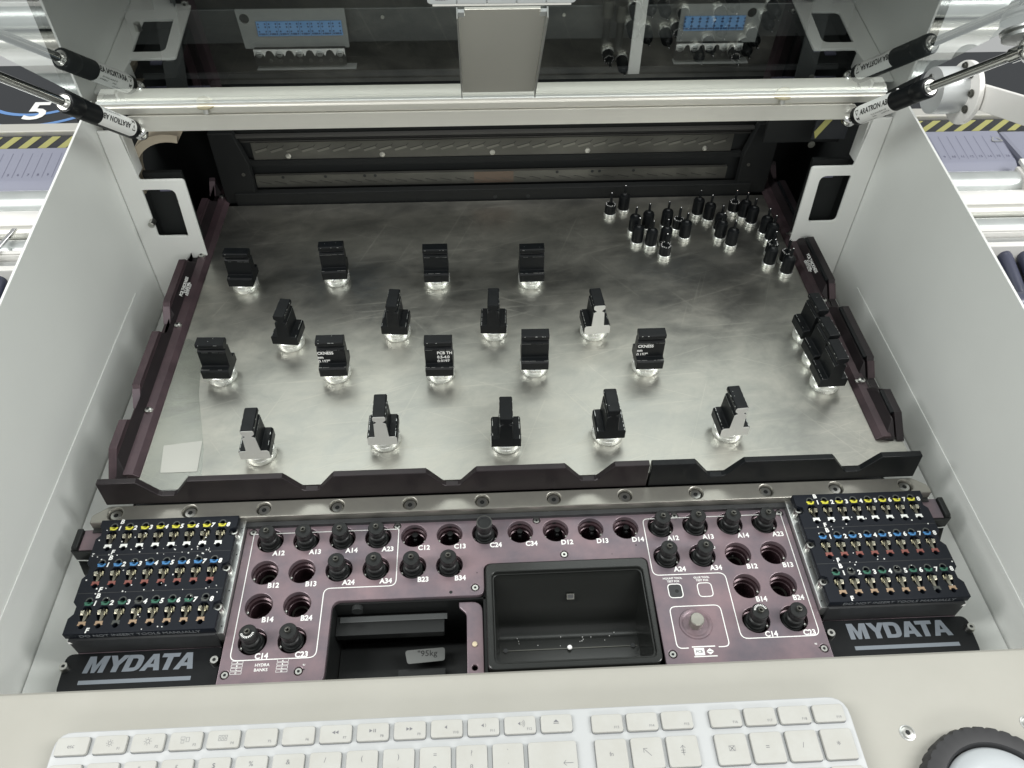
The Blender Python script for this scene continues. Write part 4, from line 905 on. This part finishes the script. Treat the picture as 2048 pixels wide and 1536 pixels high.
def slashes(y, zc, hgt, slope, x0, n, nm):  # painted groove shade lines; upper grooves also get a lit-toned fill
    for k in range(n):
        x = x0 + 14.3 * k; b = MB(); ln = 11
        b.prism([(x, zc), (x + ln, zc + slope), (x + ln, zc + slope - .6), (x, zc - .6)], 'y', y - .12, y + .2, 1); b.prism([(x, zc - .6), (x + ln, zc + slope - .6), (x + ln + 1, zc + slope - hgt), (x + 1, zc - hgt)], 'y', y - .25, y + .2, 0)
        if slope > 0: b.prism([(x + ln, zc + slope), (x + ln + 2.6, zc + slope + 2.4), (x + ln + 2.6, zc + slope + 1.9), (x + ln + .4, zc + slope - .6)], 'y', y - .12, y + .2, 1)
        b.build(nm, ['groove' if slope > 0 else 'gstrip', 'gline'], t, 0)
slashes(376.5, 69.5, 2.6, 3.2, -226, 31, 'upper_groove'); slashes(374.5, 38.2, 1.4, -2.8, -228, 31, 'lower_groove')
for x in (-196, -109, 4 - 10, 84, 196): b = MB(); b.lathe([(2.5, 0), (2.5, .8), (1.1, 1), (1.0, .6)], (x, 376.5, 63.4), 16, (0, -1, 0)); b.build('strip_screw', 'steel', t)
for x in (-205, -165, -128, -118, 56, 90, 97, 130): MB().lathe([(1.5, 0), (1.5, .15)], (x, 374.4, 42), 12, (0, -1, 0)).build('strip_hole', 'void', t)
for sx in (-1, 1):
    MB().prism([(sx * 232, 18), (sx * 262, 18), (sx * 262, 92), (sx * 240, 92), (sx * 232, 60)], 'y', 368, 376).build('end_cheek', 'dim', t, 0, .8); MB().lathe([(1.6, 0), (1.6, .8)], (sx * 239, 368, 50), 14, (0, -1, 0)).build('cheek_screw', 'gstrip', t)
t = thing('hazard_flap', 'small black bracket with yellow hazard mark under the right end of the bar', 'bracket', (286, 300, 118))
b = MB(); b.box(232, 300, 330, 333, 95, 121); b.build('flap', 'dim', t, 0, .5); b = MB(); b.box(263, 292, 306, 308, 112, 130); b.build('mark_plate', 'hblack', t, 0); MB().prism([(266, 113), (276, 130), (270, 130), (263.6, 119)], 'y', 305.4, 306).build('yellow_stripe', 'yellow', t); MB().cyl((232, 329, 121), (224, 329, 145), 1.2, 10).build('wire_stay', 'gantry', t)
b = MB(); b.lathe([(3, 0), (3, 1), (1.6, 1.2)], (264, 305, 108), 14, (0, -1, 0)); b.build('flap_bolt', 'gstrip', t)

t = thing('gantry', 'dark grey gantry beam carrying the valve brackets behind the hood glass', 'gantry', (0, 425, 100))
MB().box(-322, 322, 424, 470, 148, 178).build('beam', 'gantry', t, 0, 1)
MB().box(-322, 322, 420, 424, 118, 122).build('lower_rail', 'gantry', t); MB().box(-322, 322, 402, 420, 92, 112).build('cable_duct', 'tick', t, 0, 1)
for x in (-100, 60, 100, -20, 290, -288):
    b = MB(); b.lathe([(1.6, 0), (1.6, 1)], (x, 424, 170), 12, (0, -1, 0)); b.build('beam_screw', 'gold' if x == -20 else 'steel', t)
b = MB(); b.box(118, 128, 396, 399, 126, 330); b.build('light_post', 'lacq', t)
for x, zt in ((96, 190), (108, 186)): b = MB(); b.cyl((x, 405, zt), (x, 405, zt - 14), 5, 18); b.cyl((x, 405, zt - 14), (x, 405, zt - 40), 3.4, 16, mi=1); b.build('hose_fitting', ['gstrip', 'satin'], t)
for x0_, x1_ in ((-300, -270), (275, 305)): b = MB(); b.prism([(x0_, 90), (x0_ + 18, 90), (x1_ + (12 if x0_ < 0 else -20), 250), (x1_ - (6 if x0_ < 0 else 34), 250)], 'y', 398, 401); b.build('cheek_strut', 'gantry', t)

def valve(sx, x0, x1, label):
    t = thing('valve_bracket', label, 'valve block', ((x0 + x1) / 2, 412, 130), 'pale blue boards with terminal blocks behind the glass')
    wd = x1 - x0
    a = x0 - (14 if sx < 0 else 4); bq = x1 + (4 if sx < 0 else 14)
    ox = x0 - 11.5 if sx < 0 else x1 + 11.5 - 4
    flat('bracket', fillet([(a, 149), (bq, 149), (bq + (1 if sx > 0 else 0), 183), (a - (2 if sx < 0 else 0), 183)], 1), [circle(ox + (2 if sx < 0 else -2), 175, 4.2, 18)], -1, 1, 'ggrey', t, .2, Matrix.Rotation(R(90), 4, 'X'), 30, off=(0, 412, 0))
    MB().box(x0, x1, 409.6, 410.8, 160.6, 173).build('blue_board', 'blue', t)
    b = MB(); p = wd / 8
    for k in range(8):
        xc = x0 + p * (k + .5)
        for dx in (-2.9, 2.9):
            for zz in (171, 168.4, 164.6, 162.4): b.lathe([(.85, 0), (.85, .1)], (xc + dx, 409.6, zz), 8, (0, -1, 0))
        b.box(xc - 1.8, xc + 1.8, 409.5, 409.7, 161.6, 163.2); b.box(x0 + p * k - .15, x0 + p * k + .15, 409.5, 409.7, 160.7, 173)
    b.build('board_print', 'dblue', t, 0)
    tx0 = x0 - 5.5; tx1 = x1 + .5; n = 9; q = (tx1 - tx0) / n
    MB().box(tx0, tx1, 403, 409, 137, 151.4).build('terminal_block', 'satin', t, 0, .4)
    b = MB()
    for k in range(n):
        xc = tx0 + q * (k + .5); b.prism([(xc - q / 2, 151.9), (xc - q / 2, 145.6), (xc - q * .28, 150), (xc, 151.2), (xc + q * .28, 150), (xc + q / 2, 145.6), (xc + q / 2, 151.9)], 'y', 402.6, 403.2)
    b.build('white_comb', 'lacq', t, 0)
    for k in range(n):
        xc = tx0 + q * (k + .5)
        if k % 2 == 0: s = MB(); s.lathe([(3.1, 0), (3.1, .6), (2.5, .9), (.01, .9)], (xc, 402.6, 148), 18, (0, -1, 0), cap=False); s.box(xc - 1.8, xc + 1.8, 401.5, 401.8, 147.7, 148.3, 1); s.build('clamp_screw', ['alu', 'void'], t)
        if k: s = MB(); s.lathe([(1.7, 0), (1.7, .5), (.01, .6)], (xc, 403, 141.6), 14, (0, -1, 0), cap=False); s.box(xc - 1.2, xc + 1.2, 402.2, 402.5, 141.4, 141.8, 1); s.build('small_screw', ['gstrip', 'void'], t)
    MB().box(tx0, tx1 + 8, 402, 412, 133.6, 134.6).build('shelf', 'ggrey', t)
    return t
valve(-1, -207.5, -134.5, 'pale blue valve board with terminal block seen through the left half of the glass')
valve(1, 165.5, 219.5, 'pale blue valve board with terminal block seen through the right half of the glass')

# ================================================================ feeder magazines outside the panels
def magazine(sx, xa, xb, label, nums, t0, pitch, xe):
    t = thing('feeder_magazine', label, 'feeder magazine', (sx * 450, 340, -10), 'feeder magazines beside the machine')
    a, b = sorted((xa, xb))
    e0, e1 = sorted((xa, xe))
    # lavender numbered cover
    MB().prism(fillet([(384, -8), (378, 8), (372, 27), (374, 33), (384, 38), (432, 44), (436, 40), (436, -8)], [0, 2, 3, 2, 6, 2, 0, 0]), 'x', e0, e1).build('numbered_cover', 'lav', t, 30)
    m = MB(); its = []
    zc = lambda y: 38.05 + (y - 384) / 48 * 6
    for k in range(nums[1] - nums[0] + 2):
        x = t0 + pitch * k
        m.add([(x - .18, 388, zc(388) + .1), (x + .18, 388, zc(388) + .1), (x + .18, 424, zc(424) + .1), (x - .18, 424, zc(424) + .1)], [(0, 1, 2, 3)])
        if k <= nums[1] - nums[0]: its.append((str(nums[0] + k), 4.4, (x + pitch / 2, 392, zc(392) + .14)))
    m.build('divider_lines', 'tick', t, 0); texts('cover_numbers', its, 'tick', t, Matrix.Rotation(R(7), 4, 'X'))
    MB().box(e0, e1, 366, 374, 14, 22).build('lower_lip', 'navy', t, 0, 2)
    MB().cyl((a, 356, 27), (e1 - 8 if sx > 0 else b, 356, 27), 15, 32).build('roller', 'galv', t)
    MB().cyl((a, 328, 24), (e1 + 6 if sx > 0 else b, 328, 24), 15, 32).build('white_roller', 'lacq', t)
    MB().cyl((a, 308, 32), (b, 308, 32), 7, 24).build('tube', 'satalu', t)
    MB().cyl((a, 287, 24), (b, 287, 24), 13.5, 32).build('grey_roller', 'galv', t)
    MB().box(a, b, 269, 273.5, 20, 40).build('rail', 'lacq', t, 0, 1); MB().box(a, b, 265.4, 266.6, 20, 40).build('thin_rail', 'lacq', t)
    MB().box(a, b, 252, 264, 18, 36).build('channel', 'alu', t, 0, 1); MB().box(a, b, 245, 251.5, 22, 41).build('front_rail', 'lacq', t, 0, 1)
    MB().box(a, b, 160, 420, -30, -26).build('tray_floor', 'void', t)
    # round navy teeth
    x = a + 6
    while x < b - 4:
        h = MB(); h.lathe([(6.5, 0), (6.5, 52), (5.6, 56), (3, 59), (.01, 60)], (x + (14 if sx > 0 else -14), 196, 8), 16, (-.12 * sx, 1, .45), cap=False); h.build('tooth', 'navy', t, 50); x += 18.2
    MB().cyl((a, 176, 34), (b, 176, 34), 11, 24).build('front_roller', 'navy', t); MB().box(a, b, 100, 166, 0, 20).build('front_apron', 'navy', t, 0, 3)
    # hazard strip
    MB().box(a, b, 438, 466, 30, 38).build('hazard_strip', 'hblack', t)
    x = a - 10
    while x < b:
        q_ = 7.4 if sx < 0 else 26; f = [(x, 442), (x + 8.6, 442), (x + 8.6 + q_, 464), (x + q_, 464)]
        MB().prism(f, 'z', 38.02, 38.2).build('yellow_stripe', 'yellow', t, 0); x += 19.2
    MB().box(a, b, 430, 438, 24, 33).build('dark_gap', 'hblack', t)
    MB().box(a, b, 468, 484, 30, 42).build('steel_bar', 'satalu', t, 0, 1)
    MB().box(a, b, 486, 640, 24, 30).build('dark_apron', 'hblack', t)
    if sx < 0:
        h = MB()
        for r, wd in ((66, 5), (90, 5)): h.ring((-500, 590), r - wd / 2, r + wd / 2, R(215), R(330), 30.3, 30, 0, .2)
        h.build('blue_arc', 'sky', t, 0)
        text('bay_number', '5', 52, 'print', (-492, 530, 30.5), t, bold=1.0)
        MB().prism([(-428, 300), (-424, 300), (-433, 245), (-437, 245)], 'z', 41.5, 44).build('wire_clip', 'chrome', t, 0, .5)
    else:
        MB().prism(fillet([(386, 0), (386, 30), (366, 26), (362, 10)], 4), 'x', 470, 515).build('end_foot', 'lav', t, 30); MB().box(504, 522, 320, 366, 26, 44).build('end_bracket', 'lacq', t, 0, 2); MB().prism([(503, 318), (508, 318), (514, 372), (509, 372)], 'z', 44.1, 48).build('bracket_rib', 'edge', t, 0, .4)
        MB().box(520, 560, 372, 436, -8, 42).build('next_cover', 'lav', t, 0, 4)
        pts = fillet([(504, 414), (509.5, 424.5), (515, 414)], 1); h = MB(); line_mesh(h, pts, 1.4, zc(419) + .3); h.build('triangle_mark', 'ggrey', t, 0)
        h = MB(); h.cyl((424, 505, 40), (470, 560, 40), 2.2, 12); h.build('blue_hose', 'sky', t)
    return t
magazine(-1, -640, -372, 'pale lavender numbered feeder magazine with rollers beyond the left panel', (3, 11), -491, 9.28, -372)
magazine(1, 372, 640, 'pale lavender numbered feeder magazine with rollers beyond the right panel', (7, 16), 423.4, 9.2, 516)
struct(MB().box(-900, 900, -420, 900, -120, -110).build('floor', 'char', None))
